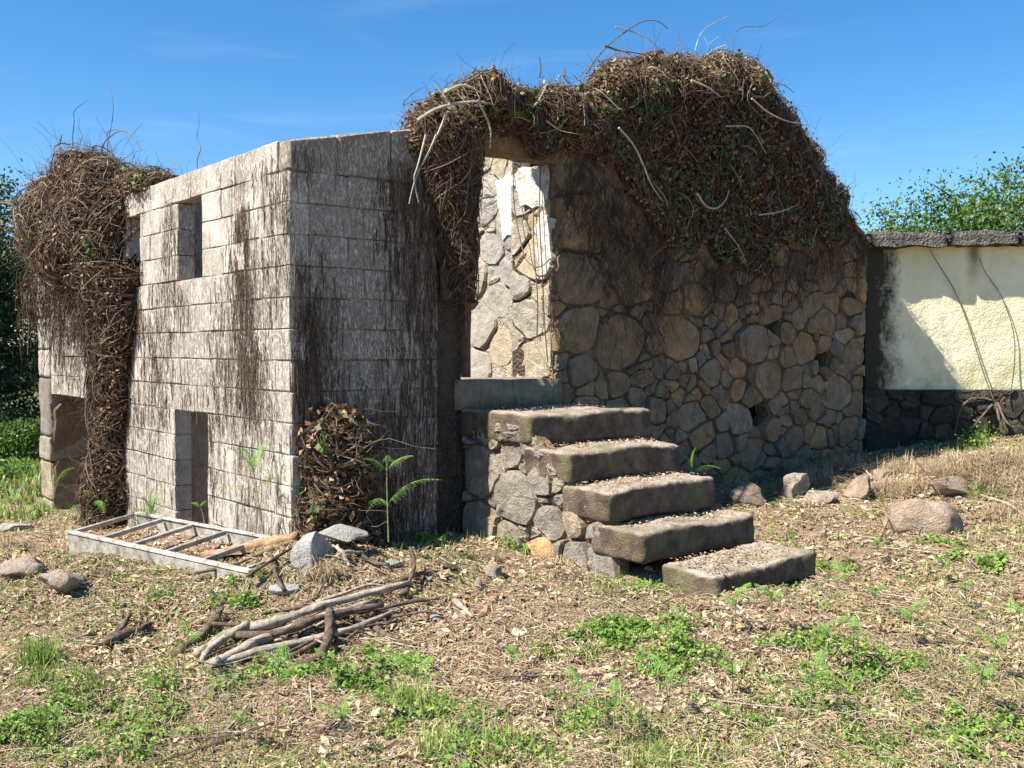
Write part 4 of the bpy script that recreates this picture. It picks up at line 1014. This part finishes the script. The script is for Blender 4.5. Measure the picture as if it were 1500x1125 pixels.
r = np.random.default_rng(88); n = 900; a_ = r.uniform(.03, LEN-.05, n)[:, None]; b_ = r.uniform(.01, WF-.01, n)[:, None]
V, Q = leaves(fa+fx*a_+fy2*b_+up2*r.uniform(-.085, -.055, (n, 1)), r.uniform(.012, .045, n), np.tile(up2, (n, 1)), .45, flat=.5)
stuffed('leaf_fill', [(V, Q)], LITTER, fr, np.repeat(r.random(n), 4))

# ------------------------------------------------------------------ LOGS AND STICKS
def gpt(px, py, dz=0.0):
    x, y, z_ = hit(px, py); return (x, y, z_+dz)
def log(name, pts, r0, mat, label, cat='branch', seed=0, lift=None, taper=.6, sides=7):
    P = [gpt(px, py, (lift[i] if lift else r0*.8)) for i, (px, py) in enumerate(pts)]
    o = tube_obj(name, P, np.linspace(r0, r0*taper, len(P)), mat, None, sides+1, .17); return tag(o, label, cat)
log('branch', [(285,975),(330,945),(400,938),(470,915),(545,892),(598,880)], .024, LOGM, 'longest pale branch across the back of the pile', lift=[.03,.05,.07,.07,.07,.08])
log('branch', [(300,990),(350,968),(420,945),(480,925),(545,905)], .026, LOGM, 'thick pale branch in the middle of the pile', lift=[.02,.03,.06,.07,.07])
log('branch', [(310,985),(380,970),(440,958),(520,940),(575,918)], .020, LOGM, 'grey branch along the front edge of the pile', lift=[.02,.03,.04,.05,.05])
log('branch', [(340,952),(400,955),(450,942),(500,930),(560,915)], .022, LOGD, 'reddish brown branch wedged between the pale branches', lift=[.04,.06,.09,.09,.08])
log('branch', [(390,985),(440,970),(480,952),(510,945),(580,925)], .014, LOGD, 'thin dark stick in front of the pile', lift=[.01,.03,.05,.05,.04])
log('branch', [(480,925),(482,955),(468,985),(430,992)], .026, LOGD, 'crooked dark stump end curving down at the front of the pile', lift=[.10,.08,.04,.03])
log('branch', [(590,885),(600,872),(608,855),(600,845)], .018, LOGD, 'dark upturned stub at the right tip of the pile', lift=[.04,.07,.10,.14])
log('branch', [(248,973),(280,955),(300,940),(322,908)], .030, LOGD, 'rough dark root lying at the left end of the pile', lift=[.01,.03,.04,.05])
log('branch', [(545,935),(580,950),(605,958)], .016, LOGD, 'short dark stick right of the pile', lift=[.03,.02,.02])
log('branch', [(360,940),(330,960),(300,968),(290,985)], .018, LOGM, 'short forked branch at the left of the pile', lift=[.08,.06,.04,.02])
log('branch', [(145,958),(170,945),(200,935),(212,930)], .026, LOGD, 'knotty dark log lying alone on the litter at left', lift=[.02,.03,.03,.02], taper=.7)
log('branch', [(160,948),(178,932),(185,925)], .018, LOGD, 'short stub crossing the lone dark log at left', lift=[.03,.05,.07])
log('branch', [(665,895),(680,905),(692,916)], .014, LOGM, 'short pale stick to the right of the branch pile', lift=[.03,.03,.02])
log('stick', [(1060,880),(1085,900),(1110,918)], .008, LOGM, 'thin grey stick in front of the bottom step', 'stick', lift=[.02,.02,.01])
log('stick', [(1290,800),(1310,775),(1312,748),(1330,730)], .005, LOGD, 'dark twig leaning over the largest boulder', 'stick', lift=[.01,.10,.26,.30])
log('stick', [(1340,728),(1370,752),(1395,770)], .005, LOGD, 'dark twig lying across the right side of the big boulder', 'stick', lift=[.30,.24,.06])
log('stick', [(1390,850),(1430,846),(1470,842)], .009, LOGM, 'brown stick lying flat on the right lawn', 'stick', lift=[.02,.02,.02])
log('stick', [(1145,1000),(1170,960),(1178,925)], .006, LOGM, 'thin stick lying in the weeds at lower right', 'stick', lift=[.01,.02,.02])
log('stick', [(1440,735),(1480,745),(1510,765)], .010, LOGM, 'pale stick on the bank at the right edge', 'stick', lift=[.04,.03,.02])
log('stick', [(325,1090),(345,1068),(360,1050)], .007, LOGM, 'pale stick at the bottom of the lawn, left of centre', 'stick', lift=[.02,.03,.02])
log('stick', [(690,1085),(730,1060),(760,1030)], .005, LOGM, 'thin tan stick at the bottom of the lawn, centre', 'stick', lift=[.02,.02,.02])
for i in range(120):
    px, py = random.uniform(-40, 1540), random.choice([random.uniform(870, 1120), random.uniform(780, 900)])
    if px > 950 and random.random() < .4: py = random.uniform(690, 850)
    x, y, z_ = hit(px, py); a = random.uniform(0, pi); L = random.uniform(.06, .28)
    P = [(x+cos(a)*L*(k-1)+random.gauss(0, .015), y+sin(a)*L*(k-1)+random.gauss(0, .015), g1(x+cos(a)*L*(k-1), y+sin(a)*L*(k-1))+random.uniform(.008, .03)) for k in (0, 1, 2)]
    o = tube_obj('twig', P, random.uniform(.002, .005), LOGM if i % 2 else LOGD, None, 4); tag(o, 'thin dead twig lying in the leaf litter', 'twig', 'dead twigs in the litter')
for i in range(46):
    if i < 24: px, py = random.gauss(455, 70), random.gauss(925, 30)
    elif i < 36: px, py = random.gauss(440, 60), random.gauss(835, 18)
    else: px, py = random.uniform(1120, 1480), random.gauss(690, 16)
    x, y, z_ = hit(px, py); a = random.gauss(.35, .5) if i < 24 else random.uniform(0, pi); L = random.uniform(.08, .30); r0 = random.uniform(.004, .014); P = []
    for k in (-1, -.3, .4, 1): P.append((x+cos(a)*L*k+random.gauss(0, .015), y+sin(a)*L*k+random.gauss(0, .015), g1(x+cos(a)*L*k, y+sin(a)*L*k)+random.uniform(.01, .07)))
    tag(tube_obj('broken_branch', P, np.array([1, .9, .75, .5])*r0, (LOGM, LOGD, LOGD)[i % 3], None, 6, .14), 'short broken branch lying crosswise in the debris', 'branch', 'short broken branches in the debris')
# rotten plank behind the white frame
V, Fc = blob_box(.62, .13, .05, 22, .3, .018, 7, 77)
p0 = np.array(at_px(310, 812, 6.15)); p1 = np.array(at_px(408, 792, 6.15)); ax = (p1-p0); ax /= np.linalg.norm(ax)
ay = np.cross((0, 0, 1.0), ax); ay /= np.linalg.norm(ay); az = np.cross(ax, ay); pc = (p0+p1)/2+np.array([.02, 0, .0])
tag(mesh_obj('plank', [tuple(pc+ax*v[0]+ay*v[1]+az*v[2]) for v in V], Fc, ROT, None, smooth=True), 'rotten orange-brown plank between the white frame and the wall', 'plank')

# dead vines on the yellow wall
def wallvine(pxs, r0, name, label, cat='dead vine'):
    P = [(lambda Y: at_px(px, py, Y))(YW-.03-(.09 if py > 570 else 0)-(.25 if py > 610 else 0)) for px, py in pxs]
    tag(tube_obj(name, P, np.linspace(r0, r0*.5, len(P)), LOGD, None, 6), label, cat)
wallvine([(1478,632),(1458,590),(1440,545),(1420,480),(1395,420),(1370,385),(1360,366)], .007, 'dead_vine', 'long thin dead vine rising slanting across the yellow wall')
wallvine([(1478,590),(1486,545),(1487,490),(1465,430),(1440,400),(1432,378)], .006, 'dead_vine', 'curved dead vine nearest the right edge on the yellow wall')
for i, (pxs, lab) in enumerate((([(1460,588),(1425,580),(1405,600),(1400,640)], 'arched dead stem left of the root fan below the yellow wall'), ([(1462,590),(1475,620),(1500,635)], 'dead stem running right from the root fan'),
                               ([(1460,590),(1465,615),(1472,640)], 'short straight dead stem in the middle of the root fan'), ([(1455,592),(1440,610),(1415,640)], 'dead stem sloping down left in the root fan'))):
    wallvine(pxs, .016, 'dead_vine', lab)

# ------------------------------------------------------------------ FERNS
def frond_mesh(base, tip, droop, width, npin=13, seed=0):
    r = np.random.default_rng(seed); base = np.array(base, float); tip = np.array(tip, float); V = []; Q = []; var = []
    ax = tip-base; L = np.linalg.norm(ax); ax /= L; sd_ = np.cross(ax, (0, 0, 1.0)); sd_ /= np.linalg.norm(sd_)+1e-9; up_ = np.cross(sd_, ax)
    def pt(f): return base+ax*L*f+up_*droop*4*f*(1-f)*L
    for k in range(npin):
        f = .12+.86*k/npin; w_ = width*(1-f)**.75*min(1, f*5)*1.1
        for sg in (-1, 1):
            p = pt(f); d = sd_*sg*.9+ax*.45-np.array([0, 0, .25])+r.normal(size=3)*.05; d /= np.linalg.norm(d)
            c = np.cross(d, up_); c /= np.linalg.norm(c); m_ = max(4, int(w_/.016))
            for j in range(m_):
                g = (j+.3)/m_; q = p+d*w_*g-np.array([0, 0, 1])*w_*.25*g*g; ls = w_*.20*(1-g)+.006
                for s2 in (-1, 1):
                    e = q+(c*s2*.85+d*.4)*ls; hw = d*ls*.28; n0 = len(V)
                    V += [q-hw*.8, q+hw*.8, e+hw*.3, e-hw*.3]; Q.append([n0, n0+1, n0+2, n0+3]); var += [np.clip(r.normal(.5, .2), 0, 1)]*4
    rp = np.array([pt(f) for f in np.linspace(0, 1, 8)])[None]; tv, tq = tubes(rp, np.linspace(.0022, .0008, 8)[None], 3)
    n0 = len(V); V = np.concatenate([np.array(V), tv]); Q = np.concatenate([np.array(Q), tq+n0]); var = np.concatenate([var, np.full(len(tv), .7)])
    return V, Q, var
def fern(stem_px, Y, fronds, label, group=None, seed=0, name='bracken_fern'):
    """stem_px [(px,py)...] bottom to top at depth Y; fronds [(basepx, tippx, width, droop, dY)]"""
    P = [at_px(px, py, Y) for px, py in stem_px]; t = empty(name, P[0], label, 'fern', group)
    tube_obj('stem', P, np.linspace(.005, .0025, len(P)), STEMG, t, 5)
    for i, (b_, e_, w_, dr, dY) in enumerate(fronds):
        V, Q, var = frond_mesh(at_px(*b_, Y), at_px(*e_, Y+dY), dr, w_, seed=seed+i)
        mesh_obj('frond', V, Q, FERN, t, var)
STEMG = mat_bark('fern_stalk', [(.3, (.16,.20,.07)), (.7, (.36,.36,.16))], 20)
fern([(568,795),(566,730),(566,675)], 6.0, [((566,692),(530,672),.07,.15,-.1), ((566,690),(606,668),.07,.15,.1), ((566,742),(648,704),.10,.18,.05), ((566,745),(538,750),.09,.25,-.25), ((566,678),(568,668),.04,.1,-.1)], 'tall bright fern glowing against the dark wall beside the steps', seed=1)
fern([(385,795),(375,720),(368,685)], 6.3, [((370,690),(330,655),.08,.12,-.1), ((370,690),(388,648),.08,.1,.1), ((372,722),(305,722),.08,.15,-.1), ((374,715),(420,700),.07,.12,.1), ((370,690),(352,655),.07,.1,-.2)], 'tall pale fern in front of the lit wall, right of the small doorway', seed=7)
fern([(218,800),(218,765),(220,745)], 7.1, [((219,765),(190,750),.09,.2,-.2), ((219,760),(250,745),.09,.2,-.1), ((219,755),(235,720),.09,.15,.1), ((219,770),(205,728),.09,.15,-.1), ((220,750),(222,715),.08,.1,0), ((219,765),(200,768),.08,.2,-.3)], 'bushy fern low against the lit wall, left of the small doorway', seed=14)
fern([(300,800),(295,750),(285,735)], 6.7, [((290,742),(278,738),.03,.2,0), ((292,742),(302,735),.03,.2,0)], 'thin curling fern shoot in the small doorway', seed=21)
fern([(72,760),(78,715),(85,700)], 9.8, [((82,705),(108,686),.10,.2,0), ((80,712),(75,690),.06,.1,0)], 'small fern at the wide opening on the far left', seed=24)
fern([(120,770),(135,735),(140,728)], 8.6, [((138,730),(160,715),.09,.2,0), ((138,730),(118,720),.08,.2,0), ((138,735),(150,755),.07,.2,-.2)], 'fern at the foot of the trailing ivy', seed=27)
fern([(1010,705),(1014,680),(1016,665)], 6.9, [((1014,690),(1020,655),.07,.1,0), ((1014,692),(1058,688),.07,.15,.1), ((1014,692),(1004,668),.06,.15,0)], 'small fern growing in the dark corner between steps and gable', seed=31)
fern([(95,760),(105,740)], 9.4, [((100,748),(120,742),.08,.2,0), ((100,748),(92,735),.07,.2,0)], 'low fern left of the trailing ivy', seed=35)
# thin young sprouts dotted over the lawn (copies of two prototypes)
def sprout(seed, hgt):
    t = empty('fern_sprout', (0, 0, 0), 'thin young fern sprout standing upright in the litter', 'fern', 'young fern sprouts on the lawn')
    tube_obj('stem', [(0, 0, -.02), (.004, .003, hgt*.5), (.01, 0, hgt)], np.array([.003, .0025, .0015]), STEMG, t, 4)
    rr_ = np.random.default_rng(seed)
    for k in range(4):
        a = k*1.6+seed; L = hgt*rr_.uniform(.3, .5); zz = hgt*(.70+.09*k)
        V, Q, var = frond_mesh((.008, 0, zz), (cos(a)*L, sin(a)*L, zz+L*.5), .1, L*.55, 8, seed*5+k); mesh_obj('frond', V, Q, FERN, t, var)
    return t
protos = [sprout(1, .20), sprout(2, .30), sprout(3, .14)]
spots = [(622,1095,1),(1130,935,0),(402,1090,1),(498,1125,0),(840,1085,0),(1210,985,0),(1255,1000,0),(1340,960,0),(1165,820,2),(1080,940,0),(1230,900,0),(1460,1010,0),(1420,900,2),(260,1000,0),(745,1010,2),(1280,905,2),
         (1440,1060,0),(900,1110,0),(480,1010,2),(1500,960,0),(1075,1030,2),(985,1075,0),(1340,1080,2),(560,1075,2),(60,1110,2),(1190,1060,0),(1390,860,2),(1290,830,2),(350,1110,2)]
used = set()
for px, py, k in spots:
    pr_ = protos[k]; x, y, z_ = hit(px, py)
    if k not in used: o = pr_; used.add(k)
    else:
        o = pr_.copy(); C.objects.link(o)
        for ch in pr_.children:
            c = ch.copy(); C.objects.link(c); c.parent = o
    o.location = (x, y, z_); o.rotation_euler = (random.gauss(0, .1), random.gauss(0, .1), random.uniform(0, 6))

# ------------------------------------------------------------------ WEEDS AND GRASS
def weed_clump(px, py, w_, h, n, label, seed, name='weed_clump', mat=WEED, cat='weeds', lsz=.03):
    r = np.random.default_rng(seed); cx, cy, cz = hit(px, py)
    ks = 11; sc_x = cx+r.normal(size=ks)*w_*.48; sc_y = cy+r.normal(size=ks)*w_*.42; ss_ = r.uniform(.05, .20, ks)*w_; wt = ss_/ss_.sum(); kk = r.choice(ks, n, p=wt)
    x = sc_x[kk]+r.normal(size=n)*ss_[kk]; y = sc_y[kk]+r.normal(size=n)*ss_[kk]; z_ = gz(x, y)+np.abs(r.normal(size=n))*h*.55*(ss_[kk]/w_/.2)+.006
    N = np.tile(np.array([-.2, -.1, 1.0]), (n, 1))
    V, Q = leaves(np.stack([x, y, z_], 1), r.uniform(.6, 1.4, n)*lsz*r.uniform(.65, 1.3), N, r.uniform(.45, .9), flat=.55)
    t = empty(name, (cx, cy, cz-.01), label, cat); stuffed('leaves', [(V, Q)], mat, t, np.repeat(np.clip(r.normal(.5, .25, n), 0, 1), 4))
    bn = n//5; ki = r.integers(0, n, bn); V, Q = blades(x[ki], y[ki], gz(x[ki], y[ki]), r.uniform(.5, 1.3, bn)*h, r.uniform(.0009, .0022, bn), r, .6); stuffed('blades', [(V, Q)], GRASS, t, np.repeat(np.clip(r.normal(.5, .2, bn), 0, 1), 6))
    m_ = max(10, n//14); idx = r.integers(0, n, m_); top = np.stack([x, y, z_], 1)[idx]; bot = top.copy(); bot[:, 2] = gz(bot[:, 0], bot[:, 1])-.01; bot[:, :2] += r.normal(size=(m_, 2))*.01
    P = np.stack([bot, (bot+top)/2+r.normal(size=(m_, 3))*.004, top], 1); V, Q = tubes(P, np.full((m_, 3), .0012), 3); stuffed('stalks', [(V, Q)], mat, t, np.full(len(V), .6))
def blades(x, y, z_, L, wd, r, lean=.35):
    n = len(x); a = r.uniform(0, 2*pi, n); ln = r.normal(size=n)*lean; d = np.stack([np.cos(a), np.sin(a), 0*a], 1); s_ = np.stack([-np.sin(a), np.cos(a), 0*a], 1)
    b0 = np.stack([x, y, z_-.005], 1); up_ = np.array([0, 0, 1.0]); L = L[:, None]; ln = np.abs(ln)[:, None]; wd = wd[:, None]
    p1 = b0+up_*L*.5+d*L*ln*.3; p2 = b0+up_*L*.95*np.clip(1-ln*.6, .2, 1)+d*L*ln
    V = np.stack([b0-s_*wd, b0+s_*wd, p1+s_*wd*.8, p1-s_*wd*.8, p2+s_*wd*.12, p2-s_*wd*.12], 1).reshape(-1, 3)
    k = np.arange(n)[:, None]*6; Q = np.concatenate([k+np.array([0, 1, 2, 3]), k+np.array([3, 2, 4, 5])])
    return V, Q
def grass_tuft(px, py, w_, h, n, label, seed, mat=GRASS, name='grass_tuft', hi=.6, lean=.35, cat='grass tuft'):
    r = np.random.default_rng(seed); cx, cy, cz = hit(px, py)
    ks = r.integers(0, 6, n); ox, oy = r.normal(size=6)*w_*.3, r.normal(size=6)*w_*.22; x = cx+ox[ks]+r.normal(size=n)*w_*.12; y = cy+oy[ks]+r.normal(size=n)*w_*.10
    V, Q = blades(x, y, gz(x, y), r.uniform(.2, 1, n)**1.3*h*1.15, r.uniform(.0012, .003, n), r, lean*2.6)
    o = mesh_obj(name, V, Q, mat, None, np.repeat(np.clip(r.normal(hi, .18, n), 0, 1), 6)); tag(kind(o, 'stuff'), label, cat)
W_L = [(930,945,.38,.06,1500,'largest patch of bright green weeds, right of centre in front of the steps'), (985,985,.24,.05,700,'green weed patch just below the largest one, right of centre'), (820,975,.20,.04,450,'small weed patch left of the largest one'),
       (100,1062,.26,.08,900,'dense leafy weed clump at lower left, below the grass tuft'), (170,1100,.22,.05,500,'low weed patch near the bottom left corner'), (15,1075,.2,.06,500,'weeds at the left edge of the lawn'),
       (530,1005,.30,.06,800,'dark green weeds in front of the branch pile'), (620,1060,.26,.08,700,'tall leafy weeds at bottom centre'), (395,1000,.16,.05,300,'weeds growing up at the left end of the branch pile'),
       (1250,965,.30,.06,700,'broad weed patch in the middle of the right lawn'), (1190,1020,.28,.06,700,'weed patch in front of the broad one at right'), (1330,985,.18,.04,300,'small weed patch right of the broad one'),
       (1210,835,.20,.05,350,'yellow-green weeds beside the bottom step'), (1135,860,.14,.05,200,'weeds at the corner of the bottom step'), (1380,800,.16,.05,260,'weeds in front of the biggest boulder'), (1470,830,.22,.07,360,'leafy weeds at the right edge below the bank'),
       (1040,1055,.20,.05,350,'weed patch at lower centre right'), (860,1060,.24,.05,500,'weed patch at bottom, under the steps'), (740,1110,.3,.06,600,'weeds at the bottom edge, centre'), (260,1045,.3,.05,450,'thin weeds between tuft and pile at lower left'),
       (620,800,.16,.08,260,'weeds at the foot of the steps side wall'), (940,865,.22,.05,350,'weeds in the gap under the bottom step'), (350,880,.18,.08,350,'dark ivy-like weeds under the end of the white frame'), (235,870,.14,.06,160,'weeds hanging at the front of the white frame'),
       (1440,1085,.22,.05,420,'weed patch at the bottom right corner'), (1300,1100,.2,.05,300,'weed patch at the bottom, right part'), (760,810,.12,.10,180,'yellow-green mossy weeds against the steps side wall'), (80,700,.2,.1,200,'weeds by the wide opening'),
       (150,750,.35,.12,400,'leafy weeds at the foot of the trailing ivy'), (1430,660,.5,.2,600,'leafy weeds on the bank below the yellow wall'), (430,770,.14,.2,160,'green weeds climbing at the block corner')]
for i, (px, py, w_, h, n, lab) in enumerate(W_L): weed_clump(px, py, w_, h, int(n*1.25), lab, 200+i, lsz=.020 if py > 850 else .03)
GT = [(48,980,.22,.19,420,'tall bright green grass tuft at the left',.35),(62,1010,.2,.12,260,'shorter grass tuft in front of the tall one at left',.45),(1195,712,.30,.16,420,'dry straw-coloured tuft draped over the brown boulder',.95),(1290,722,.26,.14,320,'dry grass hummock beside the rounded pink boulder',.95),
      (1395,700,.34,.16,500,'big dry grass hummock on the right bank',.95),(30,738,.8,.12,600,'bright grass beside the left end of the ruin',.45),(20,670,1.4,.15,700,'sunlit grass further back at the left edge',.4),(620,1040,.3,.16,300,'long thin grass at bottom centre',.55),(690,1110,.4,.16,360,'grass at the bottom edge left of centre',.5),
      (1000,1100,.4,.12,320,'grass at the bottom edge right of centre',.55),(840,830,.2,.08,160,'dry grass at the foot of the steps',.9),(1110,640,.3,.12,180,'dim grass along the foot of the gable',.5),(1340,690,.5,.14,360,'dry grass on the bank left of the hummock',.9),(1480,690,.5,.14,360,'dry grass at the right edge of the bank',.85),
      (1450,720,.3,.14,240,'green grass on the right bank below the root fan',.5),(1120,690,.3,.2,260,'tangled dry grass behind the boulders',.9),(1240,690,.4,.14,420,'dry brush between the foot of the gable and the pink boulder',.9),(1440,690,.5,.15,500,'dry brush at the foot of the root fan',.9),(1330,720,.35,.10,300,'short dry grass behind the largest boulder',.9),(1160,700,.2,.16,260,'matted dry grass hanging over the flat brown boulder',.95),(1480,760,.4,.10,300,'dry grass on the lawn at the right edge',.9),(470,845,.25,.10,260,'dry straw heaped around the concrete chunk',.9),(60,800,.5,.08,360,'dry straw on the rubble at the left edge',.9)]
for i, (px, py, w_, h, n, lab, hi) in enumerate(GT): grass_tuft(px, py, w_, h*(1 if hi < .8 else 1.25), int(n*(1 if hi < .8 else 2.2)), lab, 300+i, GRASS if hi < .8 else STRAW, hi=hi if hi < .8 else .55, lean=.35 if hi < .8 else .5)

def scatter(n, seed, ylo=2.2, yhi=14):
    r = np.random.default_rng(seed); u = r.random(n); p = .9                        # pdf ~ y^-1.9
    y = (ylo**-p+u*(yhi**-p-ylo**-p))**(-1/p); x = r.uniform(-.78, .78, n)*(y+.8)
    # keep out of walls and stair
    t = (x-C0[0])*DX+(y-C0[1])*DY; s_ = -(x-C0[0])*DY+(y-C0[1])*DX
    ok = ~((t > -.02) & (t < 6.7) & (s_ > -.01) & (s_ < 5.85)) & ~((t > 1.3) & (t < 2.5) & (s_ > -2.3)) & (y < YW-.1)
    return x[ok], y[ok], r
# leaf litter
x, y, r = scatter(230000, 1); n = len(x)
dens = vnoise(x*2.2, y*2.2); keep = r.random(n) < .1+1.35*dens; x = x[keep]; y = y[keep]; n = len(x)
N = np.tile(np.array([0, 0, 1.0]), (n, 1)); sz = r.uniform(.009, .030, n)*np.where(r.random(n) < .1, 1.6, 1)*np.clip(y/4.5, .85, 1.8)
sz = (.006+.015*r.gamma(1.5, .6, n))*np.clip(y/4.5, .9, 1.7)*(.75+.6*vnoise(x*1.7+3, y*1.7)); sz = np.minimum(sz, .06)
V, Q = leaves(np.stack([x, y, gz(x, y)+r.uniform(.001, .016, n)], 1), sz*1.2, N, .45, flat=.5)
V[:, 2] = np.maximum(V[:, 2], np.repeat(gz(x, y), 4)+.001)
o = stuffed('leaf_litter', [(V, Q)], LITTER, None, np.repeat(np.clip(.12+.75*r.beta(1.8, 1.9, n)+.25*(vnoise(x*1.1+4, y*1.1)-.5), 0, 1), 4)); tag(o, 'tan and brown fallen leaves and chips covering the ground', 'leaf litter')
# straw and stalk bits
x, y, r = scatter(100000, 2); kp = r.random(len(x)) < .15+1.2*vnoise(x*1.5+8, y*1.5+2); x, y = x[kp], y[kp]; n = len(x); a = r.uniform(0, 2*pi, n); L = r.gamma(2, .04, n)+.02; K = 4; P = []
px_, py_ = x.copy(), y.copy(); hh = r.uniform(.004, .03, n)
for k in range(K):
    P.append(np.stack([px_, py_, gz(px_, py_)+hh*(1 if k in (1, 2) else .6)], 1)); px_ = px_+np.cos(a)*L/K; py_ = py_+np.sin(a)*L/K; a = a+r.normal(size=n)*.35
V, Q = tubes(np.stack(P, 1), np.repeat(r.uniform(.0008, .0024, n)[:, None]*np.clip(y/4, .8, 1.8)[:, None], K, 1), 3)
o = stuffed('straw', [(V, Q)], STRAW, None, np.repeat(np.clip(r.normal(.5, .28, n), 0, 1), K*3)); tag(o, 'broken straw, stalks and rootlets strewn over the ground', 'straw')
# sparse low weeds and grass between the patches
x, y, r = scatter(90000, 3); g = vnoise(x*1.3+20, y*1.3+5)*.6+vnoise(x*3.7, y*3.7+8)*.4; lawn = np.clip((y-2)/8, 0, 1)
keep = g > .46; x, y = x[keep], y[keep]; n = len(x)
N = np.tile(np.array([-.2, -.1, 1.0]), (n, 1)); V, Q = leaves(np.stack([x, y, gz(x, y)+np.abs(r.normal(size=n))*.014+.006], 1), r.uniform(.008, .022, n)*np.clip(y/4.5, .9, 1.7), N, .7, flat=.5)
o = stuffed('ground_weeds', [(V, Q)], WEED, None, np.repeat(np.clip(r.normal(.5, .27, n), 0, 1), 4)); tag(o, 'scattered tiny green weeds growing through the leaf litter', 'weeds')
x, y, r = scatter(95000, 4); g = vnoise(x*.9+2, y*.9+15)*.55+vnoise(x*3+9, y*3)*.45; keep = g > .44; x, y = x[keep], y[keep]; n = len(x)
V, Q = blades(x, y, gz(x, y), r.uniform(.02, .075, n)*np.clip(y/4.5, .8, 1.5), r.uniform(.0009, .002, n)*np.clip(y/4, .8, 2), r, .6)
o = stuffed('lawn_grass', [(V, Q[:])], GRASS, None, np.repeat(np.clip(r.normal(.55, .25, n), 0, 1), 6)); tag(o, 'sparse green and yellow grass blades across the lawn', 'grass')
# far grass at the left, beside and beyond the ruin
r = np.random.default_rng(71); n = 52000; x = r.uniform(-16, -4.6, n); y = r.uniform(9.5, 26, n); t = (x-C0[0])*DX+(y-C0[1])*DY; keep = (t < -.1) | (-(x-C0[0])*DY+(y-C0[1])*DX > 5.9); x, y = x[keep], y[keep]; n = len(x)
V, Q = blades(x, y, gz(x, y), r.uniform(.05, .16, n), r.uniform(.006, .016, n), r, .5)
o = stuffed('far_grass', [(V, Q)], GRASS, None, np.repeat(np.clip(r.normal(.45, .2, n), 0, 1), 6)); tag(o, 'rough green grass beyond the left end of the ruin', 'grass')
# litter lying on the steps
r = np.random.default_rng(9); PV = []
for (u0, u1, zt, th, wd, ro), m_ in zip(steps+[(1.95, 2.30, -1.21, 0, .84, 0)], (500, 420, 420, 420, 700)):
    t = T0+r.uniform(.05, wd-.05, m_); u = u0+(u1-u0)*r.beta(1.4, 2.2 if u1 < 1.9 else 1.4, m_); PV.append(Wn(t, -u, zt+r.uniform(.008, .02, m_)))
P = np.concatenate(PV); n = len(P); V, Q = leaves(P, r.uniform(.008, .028, n), np.tile(np.array([0, 0, 1.0]), (n, 1)), .5, flat=.3)
o = stuffed('step_litter', [(V, Q)], LITTER, None, np.repeat(r.beta(1.6, 2, n), 4)); tag(o, 'dry leaf crumbs lying on the treads of the steps', 'leaf litter')
